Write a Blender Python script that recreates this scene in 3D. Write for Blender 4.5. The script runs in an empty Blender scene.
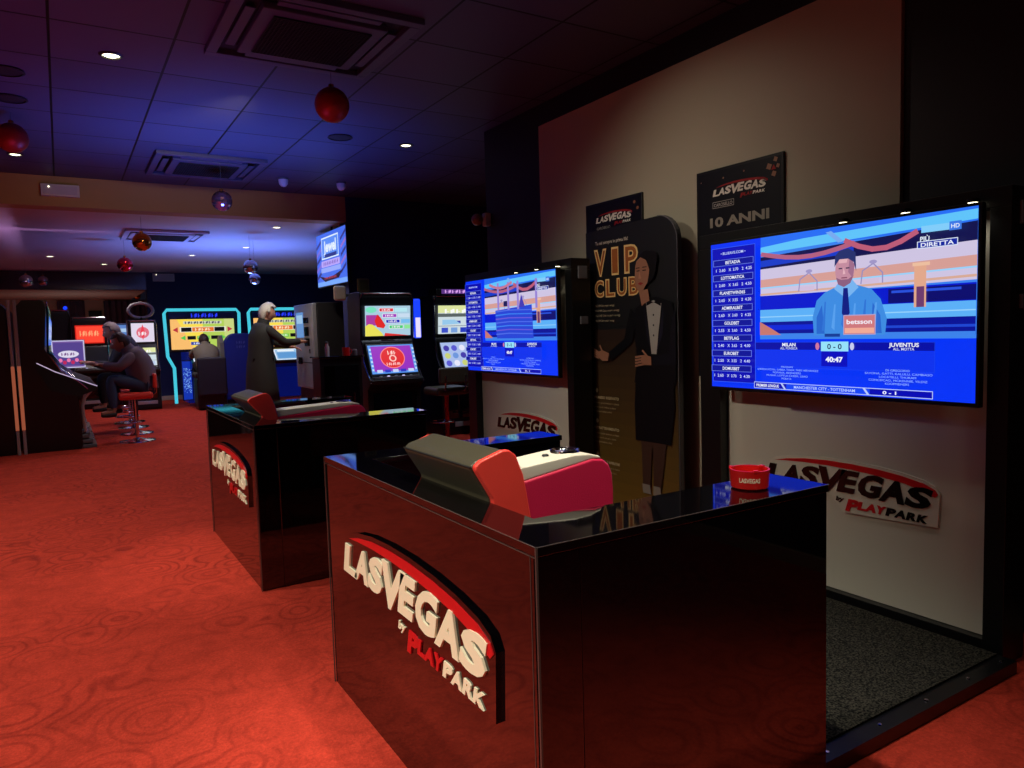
import bpy, bmesh, math, random
from mathutils import Vector, Matrix, Quaternion
random.seed(7)
PI = math.pi
scene = bpy.context.scene
COL = scene.collection

# ------------------------------------------------------------------ helpers
def lin(c):
    r = []
    for v in c[:3]:
        v = v / 255.0
        r.append(v / 12.92 if v <= 0.04045 else ((v + 0.055) / 1.055) ** 2.4)
    return (r[0], r[1], r[2], 1.0)

def new_mat(name):
    m = bpy.data.materials.new(name); m.use_nodes = True
    return m, m.node_tree.nodes, m.node_tree.links, m.node_tree.nodes['Principled BSDF']

def mat(name, c, rough=0.5, metal=0.0, spec=0.5, coat=0.0, var=0.08, scale=20, bump=0.0, bscale=200, coatr=0.03):
    m, N, L, b = new_mat(name)
    tc = N.new('ShaderNodeTexCoord')
    nz = N.new('ShaderNodeTexNoise'); nz.inputs['Scale'].default_value = scale
    L.new(tc.outputs['Object'], nz.inputs['Vector'])
    cr = N.new('ShaderNodeMix'); cr.data_type = 'RGBA'
    a = lin(c)
    cr.inputs[6].default_value = (a[0]*(1-var), a[1]*(1-var), a[2]*(1-var), 1)
    cr.inputs[7].default_value = (min(1, a[0]*(1+var)), min(1, a[1]*(1+var)), min(1, a[2]*(1+var)), 1)
    L.new(nz.outputs['Fac'], cr.inputs[0]); L.new(cr.outputs[2], b.inputs['Base Color'])
    b.inputs['Roughness'].default_value = rough; b.inputs['Metallic'].default_value = metal
    b.inputs['Specular IOR Level'].default_value = spec
    b.inputs['Coat Weight'].default_value = coat; b.inputs['Coat Roughness'].default_value = coatr
    if bump:
        n2 = N.new('ShaderNodeTexNoise'); n2.inputs['Scale'].default_value = bscale; n2.inputs['Detail'].default_value = 4
        L.new(tc.outputs['Object'], n2.inputs['Vector'])
        bp = N.new('ShaderNodeBump'); bp.inputs['Strength'].default_value = bump; bp.inputs['Distance'].default_value = 0.01
        L.new(n2.outputs['Fac'], bp.inputs['Height']); L.new(bp.outputs['Normal'], b.inputs['Normal'])
    return m

def emit(name, c, s=1.0):
    m, N, L, b = new_mat(name)
    b.inputs['Base Color'].default_value = (0.02, 0.02, 0.02, 1)
    b.inputs['Emission Color'].default_value = lin(c); b.inputs['Emission Strength'].default_value = s
    b.inputs['Roughness'].default_value = 0.3
    return m

def attr_mat(name, s=0.0, rough=0.4, gain=1.0):
    """printed or lit artwork; colours come from the face-corner attribute 'ink'"""
    m, N, L, b = new_mat(name)
    at = N.new('ShaderNodeAttribute'); at.attribute_name = 'ink'
    if s > 0:
        b.inputs['Base Color'].default_value = (0.01, 0.01, 0.01, 1)
        L.new(at.outputs['Color'], b.inputs['Emission Color']); b.inputs['Emission Strength'].default_value = s
    else:
        L.new(at.outputs['Color'], b.inputs['Base Color'])
    b.inputs['Roughness'].default_value = rough
    b.inputs['Specular IOR Level'].default_value = 0.3
    return m

def tag(o, label=None, cat=None, group=None, kind=None):
    if label: o['label'] = label
    if cat: o['category'] = cat
    if group: o['group'] = group
    if kind: o['kind'] = kind
    return o

def empty(name, loc=(0, 0, 0), rz=0, label=None, cat=None, group=None):
    o = bpy.data.objects.new(name, None); COL.objects.link(o)
    o.location = loc; o.rotation_euler = (0, 0, rz); o.empty_display_size = 0.1
    return tag(o, label, cat, group)

class MB:
    def __init__(s): s.bm = bmesh.new(); s.mi = 0
    def _fin(s, vs, M=None, mi=None):
        if M is not None: bmesh.ops.transform(s.bm, matrix=M, verts=vs)
        fs = set()
        for v in vs: fs.update(v.link_faces)
        for f in fs: f.material_index = s.mi if mi is None else mi
        return vs
    def box(s, x0, x1, y0, y1, z0, z1, bev=0, M=None, mi=None, seg=2):
        r = bmesh.ops.create_cube(s.bm, size=1)
        vs = r['verts']
        T = Matrix.Translation(((x0+x1)/2, (y0+y1)/2, (z0+z1)/2)) @ Matrix.Diagonal((abs(x1-x0), abs(y1-y0), abs(z1-z0), 1))
        bmesh.ops.transform(s.bm, matrix=T, verts=vs)
        if bev:
            es = set()
            for v in vs: es.update(v.link_edges)
            r2 = bmesh.ops.bevel(s.bm, geom=list(es), offset=bev, segments=seg, profile=0.5, affect='EDGES', clamp_overlap=True)
            vs = list({v for f in r2['faces'] for v in f.verts} | {v for v in vs if v.is_valid})
            # collect the whole island
            st = list(vs); seen = set(st)
            while st:
                v = st.pop()
                for e in v.link_edges:
                    w = e.other_vert(v)
                    if w not in seen: seen.add(w); st.append(w)
            vs = list(seen)
        return s._fin(vs, M, mi)
    def prism(s, poly, h0, h1, axis='z', M=None, mi=None):
        """poly: list of 2D points; extruded along axis between h0 and h1"""
        def P(a, b, h):
            return {'z': (a, b, h), 'y': (a, h, b), 'x': (h, a, b)}[axis]
        lo = [s.bm.verts.new(P(a, b, h0)) for a, b in poly]; hi = [s.bm.verts.new(P(a, b, h1)) for a, b in poly]
        n = len(poly)
        s.bm.faces.new(lo[::-1]); s.bm.faces.new(hi)
        for i in range(n): s.bm.faces.new((lo[i], lo[(i+1) % n], hi[(i+1) % n], hi[i]))
        return s._fin(lo+hi, M, mi)
    def lathe(s, prof, c=(0, 0, 0), n=32, M=None, mi=None):
        rings = []
        for r, z in prof:
            if r < 1e-5: rings.append([s.bm.verts.new((c[0], c[1], c[2]+z))])
            else: rings.append([s.bm.verts.new((c[0]+r*math.cos(2*PI*i/n), c[1]+r*math.sin(2*PI*i/n), c[2]+z)) for i in range(n)])
        for a, b in zip(rings, rings[1:]):
            for i in range(n):
                j = (i+1) % n
                if len(a) == 1 and len(b) == 1: continue
                if len(a) == 1: s.bm.faces.new((a[0], b[j], b[i]))
                elif len(b) == 1: s.bm.faces.new((a[i], a[j], b[0]))
                else: s.bm.faces.new((a[i], a[j], b[j], b[i]))
        return s._fin([v for r in rings for v in r], M, mi)
    def tube(s, pts, r, n=10, closed=False, mi=None, M=None):
        pts = [Vector(p) for p in pts]; rings = []; up = None
        m = len(pts)
        for k, p in enumerate(pts):
            if closed: d = pts[(k+1) % m]-pts[(k-1) % m]
            else: d = pts[min(k+1, m-1)]-pts[max(k-1, 0)]
            d.normalize()
            if up is None:
                up = Vector((0, 0, 1)) if abs(d.z) < 0.9 else Vector((1, 0, 0))
            a = d.cross(up); 
            if a.length < 1e-4: a = d.cross(Vector((0, 1, 0)))
            a.normalize(); b = a.cross(d); up = b
            rr = r[k] if isinstance(r, (list, tuple)) else r
            rings.append([s.bm.verts.new(p+a*rr*math.cos(2*PI*i/n)+b*rr*math.sin(2*PI*i/n)) for i in range(n)])
        R = rings + ([rings[0]] if closed else [])
        for a, b in zip(R, R[1:]):
            for i in range(n):
                j = (i+1) % n; s.bm.faces.new((a[i], a[j], b[j], b[i]))
        if not closed: s.bm.faces.new(rings[0][::-1]); s.bm.faces.new(rings[-1])
        return s._fin([v for r_ in rings for v in r_], M, mi)
    def ball(s, c, r, M=None, mi=None, seg=20, rings=14):
        q = bmesh.ops.create_uvsphere(s.bm, u_segments=seg, v_segments=rings, radius=1)
        rr = (r, r, r) if not isinstance(r, (tuple, list)) else r
        T = Matrix.Translation(c) @ Matrix.Diagonal((*rr, 1))
        if M is not None: T = M @ T
        return s._fin(q['verts'], T, mi)
    def build(s, name, mats, parent=None, smooth=False, angle=0.6):
        me = bpy.data.meshes.new(name)
        bmesh.ops.recalc_face_normals(s.bm, faces=s.bm.faces[:])
        s.bm.to_mesh(me); s.bm.free()
        if not isinstance(mats, (list, tuple)): mats = [mats]
        for m in mats: me.materials.append(m)
        if smooth:
            for p in me.polygons: p.use_smooth = True
            try: me.set_sharp_from_angle(angle=angle)
            except Exception: pass
        o = bpy.data.objects.new(name, me); COL.objects.link(o)
        if smooth:
            wn = o.modifiers.new('wn', 'WEIGHTED_NORMAL'); wn.keep_sharp = True; wn.weight = 100
        if parent: o.parent = parent
        return o

def bevel_mod(o, w, seg=2, ang=None):
    for m in [m for m in o.modifiers if m.type == 'WEIGHTED_NORMAL']: o.modifiers.remove(m)
    mo = o.modifiers.new('b', 'BEVEL'); mo.width = w; mo.segments = seg
    if ang is not None: mo.limit_method = 'ANGLE'; mo.angle_limit = ang
    wn = o.modifiers.new('wn', 'WEIGHTED_NORMAL'); wn.weight = 100

def bx(name, x0, x1, y0, y1, z0, z1, m, parent=None, bev=0, kind=None):
    b = MB(); b.box(x0, x1, y0, y1, z0, z1, bev)
    o = b.build(name, m, parent, smooth=bev > 0)
    if kind: o['kind'] = kind
    return o

def copy_tree(o, parent=None):
    c = o.copy(); COL.objects.link(c); c.parent = parent
    for ch in [q for q in list(o.children)]: copy_tree(ch, c)
    return c

# ---- text -> 2D triangles
_tc = {}
def text_geo(s, off=0.0):
    k = (s, off)
    if k in _tc: return _tc[k]
    cu = bpy.data.curves.new('t', 'FONT'); cu.body = s; cu.size = 1; cu.offset = off; cu.resolution_u = 3
    cu.fill_mode = 'FRONT'
    ob = bpy.data.objects.new('t', cu); COL.objects.link(ob)
    dg = bpy.context.evaluated_depsgraph_get(); ev = ob.evaluated_get(dg); me = ev.to_mesh()
    V = [(v.co.x, v.co.y) for v in me.vertices]; F = [tuple(p.vertices) for p in me.polygons]
    ev.to_mesh_clear(); bpy.data.objects.remove(ob); bpy.data.curves.remove(cu)
    if V:
        x0 = min(v[0] for v in V); x1 = max(v[0] for v in V); y0 = min(v[1] for v in V); y1 = max(v[1] for v in V)
    else: x0 = x1 = y0 = y1 = 0
    _tc[k] = (V, F, (x0, x1, y0, y1))
    return _tc[k]

class Canvas:
    """flat artwork made of coloured polygons laid on a plane (O + u*U + v*W), each layer a hair in front of the last"""
    def __init__(s, O, U, W, step=0.0004):
        s.O = Vector(O); s.U = Vector(U); s.W = Vector(W); s.n = s.U.cross(s.W).normalized(); s.step = step
        s.V = []; s.F = []; s.C = []; s.k = 0; s.xf = lambda u, v: (u, v)
    def add(s, V, F, c, layer=None):
        if layer is None: s.k += 1; layer = s.k
        b = len(s.V); s.V += [s.O+s.U*u+s.W*v+s.n*(s.step*layer) for u, v in (s.xf(p[0], p[1]) for p in V)]
        for f in F: s.F.append(tuple(i+b for i in f)); s.C.append(lin(c))
    def rect(s, u0, v0, u1, v1, c, layer=None): s.add([(u0, v0), (u1, v0), (u1, v1), (u0, v1)], [(0, 1, 2, 3)], c, layer)
    def poly(s, pts, c, layer=None): s.add(pts, [tuple(range(len(pts)))], c, layer)
    def ell(s, u, v, a, b, c, layer=None, n=28): s.poly([(u+a*math.cos(2*PI*i/n), v+b*math.sin(2*PI*i/n)) for i in range(n)], c, layer)
    def frame(s, u0, v0, u1, v1, t, c, layer=None):
        s.k += 1; l = s.k if layer is None else layer
        for q in ((u0, v0, u1, v0+t), (u0, v1-t, u1, v1), (u0, v0+t, u0+t, v1-t), (u1-t, v0+t, u1, v1-t)): s.rect(*q, c, l)
    def band(s, pts, w, c, layer=None):
        """thick polyline"""
        s.k += 1; l = s.k if layer is None else layer
        for i, (a, b) in enumerate(zip(pts, pts[1:])):
            a = Vector(a); b = Vector(b); d = (b-a); 
            if d.length < 1e-9: continue
            d.normalize(); n = Vector((-d.y, d.x))*w/2
            e = d*w*0.25
            s.poly([tuple(a-n-e), tuple(b-n+e), tuple(b+n+e), tuple(a+n-e)], c, l)
    def text(s, t, u, v, h, c, off=0.015, align='c', shear=0.0, wid=None, layer=None):
        """v is the vertical middle, h the cap height; wid squeezes the line to that width"""
        V, F, (x0, x1, y0, y1) = text_geo(t, off)
        if not V: return
        cap = 0.73; k = h/cap; kx = k if wid is None else wid/max(1e-6, x1-x0)
        w = (x1-x0)*kx
        du = {'c': -w/2, 'l': 0, 'r': -w}[align]
        s.add([(u+du+(x-x0)*kx+(y-cap/2)*k*shear, v+(y-cap/2)*k) for x, y in V], F, c, layer)
    def bars(s, u, v, h, wid, c, n=6):
        """a line of lettering too small to read, as a row of uneven blocks"""
        s.k += 1; l = s.k; k = wid/n
        for i in range(n):
            a = u-wid/2+k*i; t = (0.0, 0.18, 0.08, 0.24)[i % 4]*h
            s.rect(a+k*0.08, v-h/2, a+k*0.40, v+h/2-t, c, l); s.rect(a+k*0.40, v-h/2+(t if i % 2 else h*0.35), a+k*0.78, v+(h*0.5 if i % 2 else -h*0.05), c, l)
    def glyph(s, t, u0, u1, v0, v1, c, off=0.04, shear=0.0, layer=None, warp=None):
        V, F, (x0, x1, y0, y1) = text_geo(t, off)
        P = [(u0+(x-x0)/(x1-x0)*(u1-u0)+(y-y0)/(y1-y0)*(v1-v0)*shear, v0+(y-y0)/(y1-y0)*(v1-v0)) for x, y in V]
        s.add(P, F, c, layer)
    def build(s, name, m, parent=None, extra=None):
        me = bpy.data.meshes.new(name); me.from_pydata([tuple(v) for v in s.V], [], s.F); me.update()
        at = me.color_attributes.new('ink', 'FLOAT_COLOR', 'CORNER')
        i = 0
        for p, c in zip(me.polygons, s.C):
            for _ in p.loop_indices: at.data[i].color = c; i += 1
        me.materials.append(m)
        o = bpy.data.objects.new(name, me); COL.objects.link(o)
        if parent: o.parent = parent
        return o

def extrude_glyphs(b, items, O, U, W, d0, d1, mi=0):
    """solid letters: items = (V, F) lists in canvas units, extruded along the plane normal"""
    O = Vector(O); U = Vector(U); W = Vector(W); n = U.cross(W).normalized()
    for V, F in items:
        lo = [b.bm.verts.new(O+U*u+W*v+n*d0) for u, v in V]; hi = [b.bm.verts.new(O+U*u+W*v+n*d1) for u, v in V]
        ed = {}
        for f in F:
            try:
                q = b.bm.faces.new([hi[i] for i in f]); q.material_index = mi
            except ValueError: continue
            for i in range(len(f)):
                a, c = f[i], f[(i+1) % len(f)]; ed[(a, c)] = ed.get((a, c), 0)+1
        for (a, c) in list(ed):
            if (c, a) not in ed:
                try: q = b.bm.faces.new((hi[c], hi[a], lo[a], lo[c])); q.material_index = mi
                except ValueError: pass

# ------------------------------------------------------------------ materials
M = {}
M['black_gloss'] = mat('black lacquer', (5, 4, 6), 0.04, spec=0.95, var=0.02)
M['black_satin'] = mat('black satin', (8, 8, 11), 0.38, var=0.05)
M['black_matte'] = mat('black matte', (8, 8, 10), 0.7, var=0.1)
M['edge'] = mat('lacquer edge trim', (70, 62, 60), 0.2, var=0.05)
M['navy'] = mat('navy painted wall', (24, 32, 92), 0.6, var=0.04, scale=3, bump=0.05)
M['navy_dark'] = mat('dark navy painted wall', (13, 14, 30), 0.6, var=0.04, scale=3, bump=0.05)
M['cream'] = mat('cream painted panel', (170, 161, 142), 0.6, var=0.02, scale=2, bump=0.03)
M['unit_white'] = mat('off white laminate', (205, 200, 186), 0.28, var=0.015, scale=2)
M['beam'] = mat('ochre painted beam', (172, 138, 92), 0.6, var=0.03, scale=2)
M['beige'] = mat('beige painted beam', (190, 170, 150), 0.6, var=0.03, scale=2)
M['chrome'] = mat('chrome', (215, 215, 222), 0.12, metal=1, var=0.02)
M['steel'] = mat('brushed steel', (176, 176, 178), 0.35, metal=0.55, var=0.06, scale=8)
M['white_plastic'] = mat('white plastic', (205, 205, 208), 0.45, var=0.03)
M['grey_plastic'] = mat('grey plastic', (92, 92, 98), 0.45, var=0.05)
M['red_leather'] = mat('red leather', (236, 66, 56), 0.42, var=0.06, bump=0.12, bscale=350)
M['black_leather'] = mat('black leather', (66, 62, 48), 0.42, var=0.08, bump=0.15, bscale=350)
M['white_leather'] = mat('white leather', (222, 214, 200), 0.42, var=0.03, bump=0.1, bscale=350)
M['magenta_leather'] = mat('crimson leather', (204, 30, 74), 0.42, var=0.05, bump=0.1, bscale=350)
M['blue_leather'] = mat('blue leather', (26, 44, 140), 0.45, var=0.06)
M['grey_leather'] = mat('grey leather', (120, 120, 112), 0.5, var=0.06)
M['ash_red'] = mat('red melamine', (200, 24, 22), 0.3, var=0.03)
M['grille'] = mat('dark grille mesh', (14, 14, 20), 0.7, var=0.2, scale=120)
M['vent_grey'] = mat('painted vent casing', (66, 66, 88), 0.5, var=0.03)
M['vent_white'] = mat('white vent casing', (190, 190, 205), 0.5, var=0.03)
M['neon'] = emit('turquoise neon tube', (70, 205, 228), 0.95)
M['blue_led'] = emit('blue led panel', (20, 60, 255), 1.2)
M['blue_led_soft'] = emit('blue lit plastic', (8, 44, 200), 0.16)
M['white_led'] = emit('white led strip', (215, 205, 255), 1.2)
M['white_led_dim'] = emit('dim white led strip', (215, 190, 225), 0.7)
M['lamp'] = emit('warm lamp lens', (255, 244, 205), 5.0)
M['amber'] = emit('amber lit edge', (190, 100, 70), 0.55)
M['screen'] = attr_mat('lit screen', 1.0)
M['print'] = attr_mat('printed artwork', 0.0, rough=0.45)
M['skin'] = mat('skin', (196, 142, 116), 0.55, var=0.05)
M['skin_dark'] = mat('tanned skin', (150, 102, 84), 0.55, var=0.05)
M['hair_white'] = mat('white hair', (228, 224, 205), 0.7, var=0.12, scale=90, bump=0.6, bscale=90)
M['hair_brown'] = mat('dark brown hair', (48, 30, 24), 0.6, var=0.2, scale=90, bump=0.5, bscale=90)
M['hair_grey'] = mat('grey hair', (120, 112, 112), 0.6, var=0.2, scale=90, bump=0.5, bscale=90)
M['coat'] = mat('black wool coat', (44, 44, 40), 0.8, var=0.12, bump=0.2)
M['jacket'] = mat('grey jacket', (104, 88, 104), 0.75, var=0.1, bump=0.2)
M['jacket_beige'] = mat('khaki jacket', (116, 108, 92), 0.75, var=0.1, bump=0.2)
M['jacket_black'] = mat('black jacket', (32, 28, 36), 0.7, var=0.1, bump=0.2)
M['jeans'] = mat('blue jeans', (44, 62, 98), 0.75, var=0.12, bump=0.2)
M['trousers'] = mat('dark trousers', (20, 20, 26), 0.8, var=0.1)
M['shoe'] = mat('dark shoe', (22, 20, 22), 0.5, var=0.1)
M['curtain'] = mat('slate curtain', (92, 88, 112), 0.8, var=0.1)
M['cable'] = mat('grey cable', (150, 140, 130), 0.5)
M['standee'] = mat('black standee board', (10, 10, 16), 0.5)
M['grey_glass'] = mat('dark reflective bulkhead', (44, 38, 46), 0.18, spec=0.8, var=0.1, scale=2)

def ornament_mat(name, c, r=0.12):
    return mat(name, c, r, metal=0.85, var=0.05)
M['orn_red'] = mat('red matte bauble', (158, 36, 24), 0.42, metal=0.35, var=0.12, scale=30)
M['orn_disco'] = ornament_mat('mirrored bauble', (170, 120, 120), 0.08)
M['orn_gold'] = ornament_mat('gold bauble', (210, 140, 60), 0.1)
M['orn_redshiny'] = ornament_mat('shiny red bauble', (200, 30, 40), 0.12)
M['orn_silver'] = ornament_mat('silver bauble', (190, 190, 195), 0.15)

def carpet_mat():
    m, N, L, b = new_mat('red swirl carpet')
    tc = N.new('ShaderNodeTexCoord')
    def node(t, **k):
        n = N.new(t)
        for a, v in k.items(): n.inputs[a].default_value = v
        return n
    nz = node('ShaderNodeTexNoise', Scale=2.2, Detail=2.0)
    L.new(tc.outputs['Object'], nz.inputs['Vector'])
    mx = N.new('ShaderNodeMix'); mx.data_type = 'VECTOR'; mx.inputs[0].default_value = 0.10
    L.new(tc.outputs['Object'], mx.inputs[4]); L.new(nz.outputs['Color'], mx.inputs[5])
    vo = node('ShaderNodeTexVoronoi', Scale=4.6); vo.feature = 'SMOOTH_F1'; vo.inputs['Smoothness'].default_value = 0.15
    L.new(mx.outputs[1], vo.inputs['Vector'])
    mu = N.new('ShaderNodeMath'); mu.operation = 'MULTIPLY'; mu.inputs[1].default_value = 34
    L.new(vo.outputs['Distance'], mu.inputs[0])
    si = N.new('ShaderNodeMath'); si.operation = 'SINE'; L.new(mu.outputs[0], si.inputs[0])
    ra = N.new('ShaderNodeMapRange'); ra.inputs[1].default_value = 0.2; ra.inputs[2].default_value = 1.0; ra.inputs[3].default_value = 0; ra.inputs[4].default_value = 1
    L.new(si.outputs[0], ra.inputs[0])
    big = node('ShaderNodeTexNoise', Scale=1.3, Detail=3.0); L.new(tc.outputs['Object'], big.inputs['Vector'])
    br = N.new('ShaderNodeMapRange'); br.inputs[1].default_value = 0.35; br.inputs[2].default_value = 0.65; br.inputs[3].default_value = 0.0; br.inputs[4].default_value = 0.55
    L.new(big.outputs['Fac'], br.inputs[0])
    mm = N.new('ShaderNodeMath'); mm.operation = 'MULTIPLY'; L.new(ra.outputs[0], mm.inputs[0]); L.new(br.outputs[0], mm.inputs[1])
    c1 = N.new('ShaderNodeMix'); c1.data_type = 'RGBA'
    c1.inputs[6].default_value = lin((196, 62, 46)); c1.inputs[7].default_value = lin((120, 30, 26))
    L.new(mm.outputs[0], c1.inputs[0])
    fi = node('ShaderNodeTexNoise', Scale=90.0, Detail=5.0, Roughness=0.7); L.new(tc.outputs['Object'], fi.inputs['Vector'])
    fr = N.new('ShaderNodeMapRange'); fr.inputs[1].default_value = 0.3; fr.inputs[2].default_value = 0.7; fr.inputs[3].default_value = 0.72; fr.inputs[4].default_value = 1.18
    L.new(fi.outputs['Fac'], fr.inputs[0])
    sc = N.new('ShaderNodeVectorMath'); sc.operation = 'SCALE'; L.new(c1.outputs[2], sc.inputs[0]); L.new(fr.outputs[0], sc.inputs['Scale'])
    mo = node('ShaderNodeTexNoise', Scale=7.0, Detail=6.0, Roughness=0.75); L.new(tc.outputs['Object'], mo.inputs['Vector'])
    mr = N.new('ShaderNodeMapRange'); mr.inputs[1].default_value = 0.35; mr.inputs[2].default_value = 0.65; mr.inputs[3].default_value = 0.78; mr.inputs[4].default_value = 1.1
    L.new(mo.outputs['Fac'], mr.inputs[0])
    s2 = N.new('ShaderNodeVectorMath'); s2.operation = 'SCALE'; L.new(sc.outputs[0], s2.inputs[0]); L.new(mr.outputs[0], s2.inputs['Scale'])
    L.new(s2.outputs[0], b.inputs['Base Color'])
    b.inputs['Roughness'].default_value = 0.95; b.inputs['Specular IOR Level'].default_value = 0.1
    bp = N.new('ShaderNodeBump'); bp.inputs['Strength'].default_value = 0.5; bp.inputs['Distance'].default_value = 0.01
    L.new(fi.outputs['Fac'], bp.inputs['Height']); L.new(bp.outputs['Normal'], b.inputs['Normal'])
    return m

def grey_carpet():
    m, N, L, b = new_mat('speckled grey carpet')
    tc = N.new('ShaderNodeTexCoord'); nz = N.new('ShaderNodeTexNoise'); nz.inputs['Scale'].default_value = 160; nz.inputs['Detail'].default_value = 3
    L.new(tc.outputs['Object'], nz.inputs['Vector'])
    r = N.new('ShaderNodeValToRGB'); r.color_ramp.elements[0].position = 0.4; r.color_ramp.elements[1].position = 0.66
    r.color_ramp.elements[0].color = lin((8, 8, 9)); r.color_ramp.elements[1].color = lin((70, 67, 60))
    L.new(nz.outputs['Fac'], r.inputs[0]); L.new(r.outputs[0], b.inputs['Base Color']); b.inputs['Roughness'].default_value = 0.95
    b.inputs['Specular IOR Level'].default_value = 0.1
    return m

def tile_mat(name, c, ox, oy, s=0.6, line=0.012, lc=(6, 6, 9), rough=0.5, jitter=0.1):
    m, N, L, b = new_mat(name)
    tc = N.new('ShaderNodeTexCoord'); sp = N.new('ShaderNodeSeparateXYZ'); L.new(tc.outputs['Object'], sp.inputs[0])
    outs = []; cells = []
    for ax, o in ((0, ox), (1, oy)):
        a = N.new('ShaderNodeMath'); a.operation = 'SUBTRACT'; a.inputs[1].default_value = o; L.new(sp.outputs[ax], a.inputs[0])
        d = N.new('ShaderNodeMath'); d.operation = 'DIVIDE'; d.inputs[1].default_value = s; L.new(a.outputs[0], d.inputs[0])
        r = N.new('ShaderNodeMath'); r.operation = 'ROUND'; L.new(d.outputs[0], r.inputs[0])
        e = N.new('ShaderNodeMath'); e.operation = 'SUBTRACT'; L.new(d.outputs[0], e.inputs[0]); L.new(r.outputs[0], e.inputs[1])
        f = N.new('ShaderNodeMath'); f.operation = 'ABSOLUTE'; L.new(e.outputs[0], f.inputs[0])
        g = N.new('ShaderNodeMath'); g.operation = 'LESS_THAN'; g.inputs[1].default_value = line; L.new(f.outputs[0], g.inputs[0])
        outs.append(g)
        fl = N.new('ShaderNodeMath'); fl.operation = 'FLOOR'; L.new(d.outputs[0], fl.inputs[0]); cells.append(fl)
    mx = N.new('ShaderNodeMath'); mx.operation = 'MAXIMUM'; L.new(outs[0].outputs[0], mx.inputs[0]); L.new(outs[1].outputs[0], mx.inputs[1])
    cb = N.new('ShaderNodeCombineXYZ'); L.new(cells[0].outputs[0], cb.inputs[0]); L.new(cells[1].outputs[0], cb.inputs[1])
    wn = N.new('ShaderNodeTexWhiteNoise'); wn.noise_dimensions = '3D'; L.new(cb.outputs[0], wn.inputs['Vector'])
    mr = N.new('ShaderNodeMapRange'); mr.inputs[3].default_value = 1-jitter; mr.inputs[4].default_value = 1+jitter; L.new(wn.outputs['Value'], mr.inputs[0])
    sc = N.new('ShaderNodeVectorMath'); sc.operation = 'SCALE'; sc.inputs[0].default_value = lin(c)[:3]; L.new(mr.outputs[0], sc.inputs['Scale'])
    mix = N.new('ShaderNodeMix'); mix.data_type = 'RGBA'; mix.inputs[7].default_value = lin(lc)
    L.new(mx.outputs[0], mix.inputs[0]); L.new(sc.outputs[0], mix.inputs[6]); L.new(mix.outputs[2], b.inputs['Base Color'])
    b.inputs['Roughness'].default_value = rough; b.inputs['Specular IOR Level'].default_value = 0.15
    return m
M['carpet'] = carpet_mat(); M['grey_carpet'] = grey_carpet()
M['tiles'] = tile_mat('dark ceiling tiles', (76, 76, 96), 0.05, 0.35, line=0.012, lc=(6, 6, 9))
M['planks'] = mat('pale ceiling', (196, 186, 196), 0.45, var=0.04, scale=3)

# ------------------------------------------------------------------ camera
f, yaw, pitch, roll = 730.74, 0.550534, -0.0746136, -0.0296608
cy, sy, cp, sp_ = math.cos(yaw), math.sin(yaw), math.cos(pitch), math.sin(pitch)
F = Vector((sy*cp, cy*cp, sp_)); R0 = Vector((cy, -sy, 0)); U0 = R0.cross(F)
Rr = R0*math.cos(roll)+U0*math.sin(roll); Uu = Rr.cross(F)
cam_d = bpy.data.cameras.new('camera'); cam = bpy.data.objects.new('camera', cam_d); COL.objects.link(cam)
cam_d.sensor_width = 36; cam_d.lens = f*36/1024; cam_d.clip_start = 0.05; cam_d.clip_end = 100
mw = Matrix((( Rr.x, Uu.x, -F.x, 0), (Rr.y, Uu.y, -F.y, 0), (Rr.z, Uu.z, -F.z, 1.25), (0, 0, 0, 1)))
cam.matrix_world = mw
scene.camera = cam
scene.view_settings.view_transform = 'Standard'; scene.view_settings.look = 'None'
scene.view_settings.gamma = 1; scene.view_settings.exposure = 0; scene.view_settings.use_curve_mapping = False

# ------------------------------------------------------------------ the room
def struct(name, x0, x1, y0, y1, z0, z1, m): return bx(name, x0, x1, y0, y1, z0, z1, m, kind='structure')
CZ, LZ = 2.92, 2.62
struct('floor', -5, 7, -4, 21, -0.1, 0, M['carpet'])
struct('ceiling', -5, 7, -4, 8.75, CZ, CZ+0.1, M['tiles'])
struct('ceiling_low', -5, 7, 9.0, 16.6, LZ, LZ+0.1, M['planks'])
struct('ceiling_far', -5, 1.56, 16.75, 21, 2.27, 2.37, M['beige'])
struct('wall_left', -5.1, -5, -4, 21, 0, 3.1, M['navy_dark'])
struct('wall_behind', -5, 7, -4.1, -4, 0, 3.1, M['navy_dark'])
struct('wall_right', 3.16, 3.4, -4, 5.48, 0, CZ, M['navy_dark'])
struct('wall_right_far', 7.0, 7.1, 5.0, 21, 0, 3.1, M['navy'])
struct('wall_divider', 3.06, 7.0, 8.75, 9.0, 0, CZ, M['navy'])
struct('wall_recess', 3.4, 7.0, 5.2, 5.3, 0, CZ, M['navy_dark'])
struct('wall_far', 1.55, 7.0, 16.6, 16.8, 0, 3.1, M['navy'])
struct('wall_curtain', -5, 1.9, 20.6, 20.7, 0, 2.27, M['beige'])
struct('trim_1', -5, 3.06, 8.75, 9.0, LZ, CZ, M['beam'])                 # ochre beam where the ceiling steps down
struct('trim_2', -5, 1.55, 16.6, 16.75, 2.27, LZ+0.1, M['grey_glass'])   # dark glossy bulkhead at the far left
struct('trim_3', 3.135, 3.16, 1.85, 4.624, 0, 2.753, M['cream'])         # cream panel on the wall behind the booths
struct('baseboard_right', 3.14, 3.158, -4, 1.24, 0, 0.07, M['beige'])
struct('baseboard_far', 1.56, 7.0, 16.58, 16.6, 0, 0.09, M['beige'])
struct('baseboard_recess', 3.06, 7.0, 8.73, 8.75, 0, 0.08, M['black_satin'])

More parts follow.
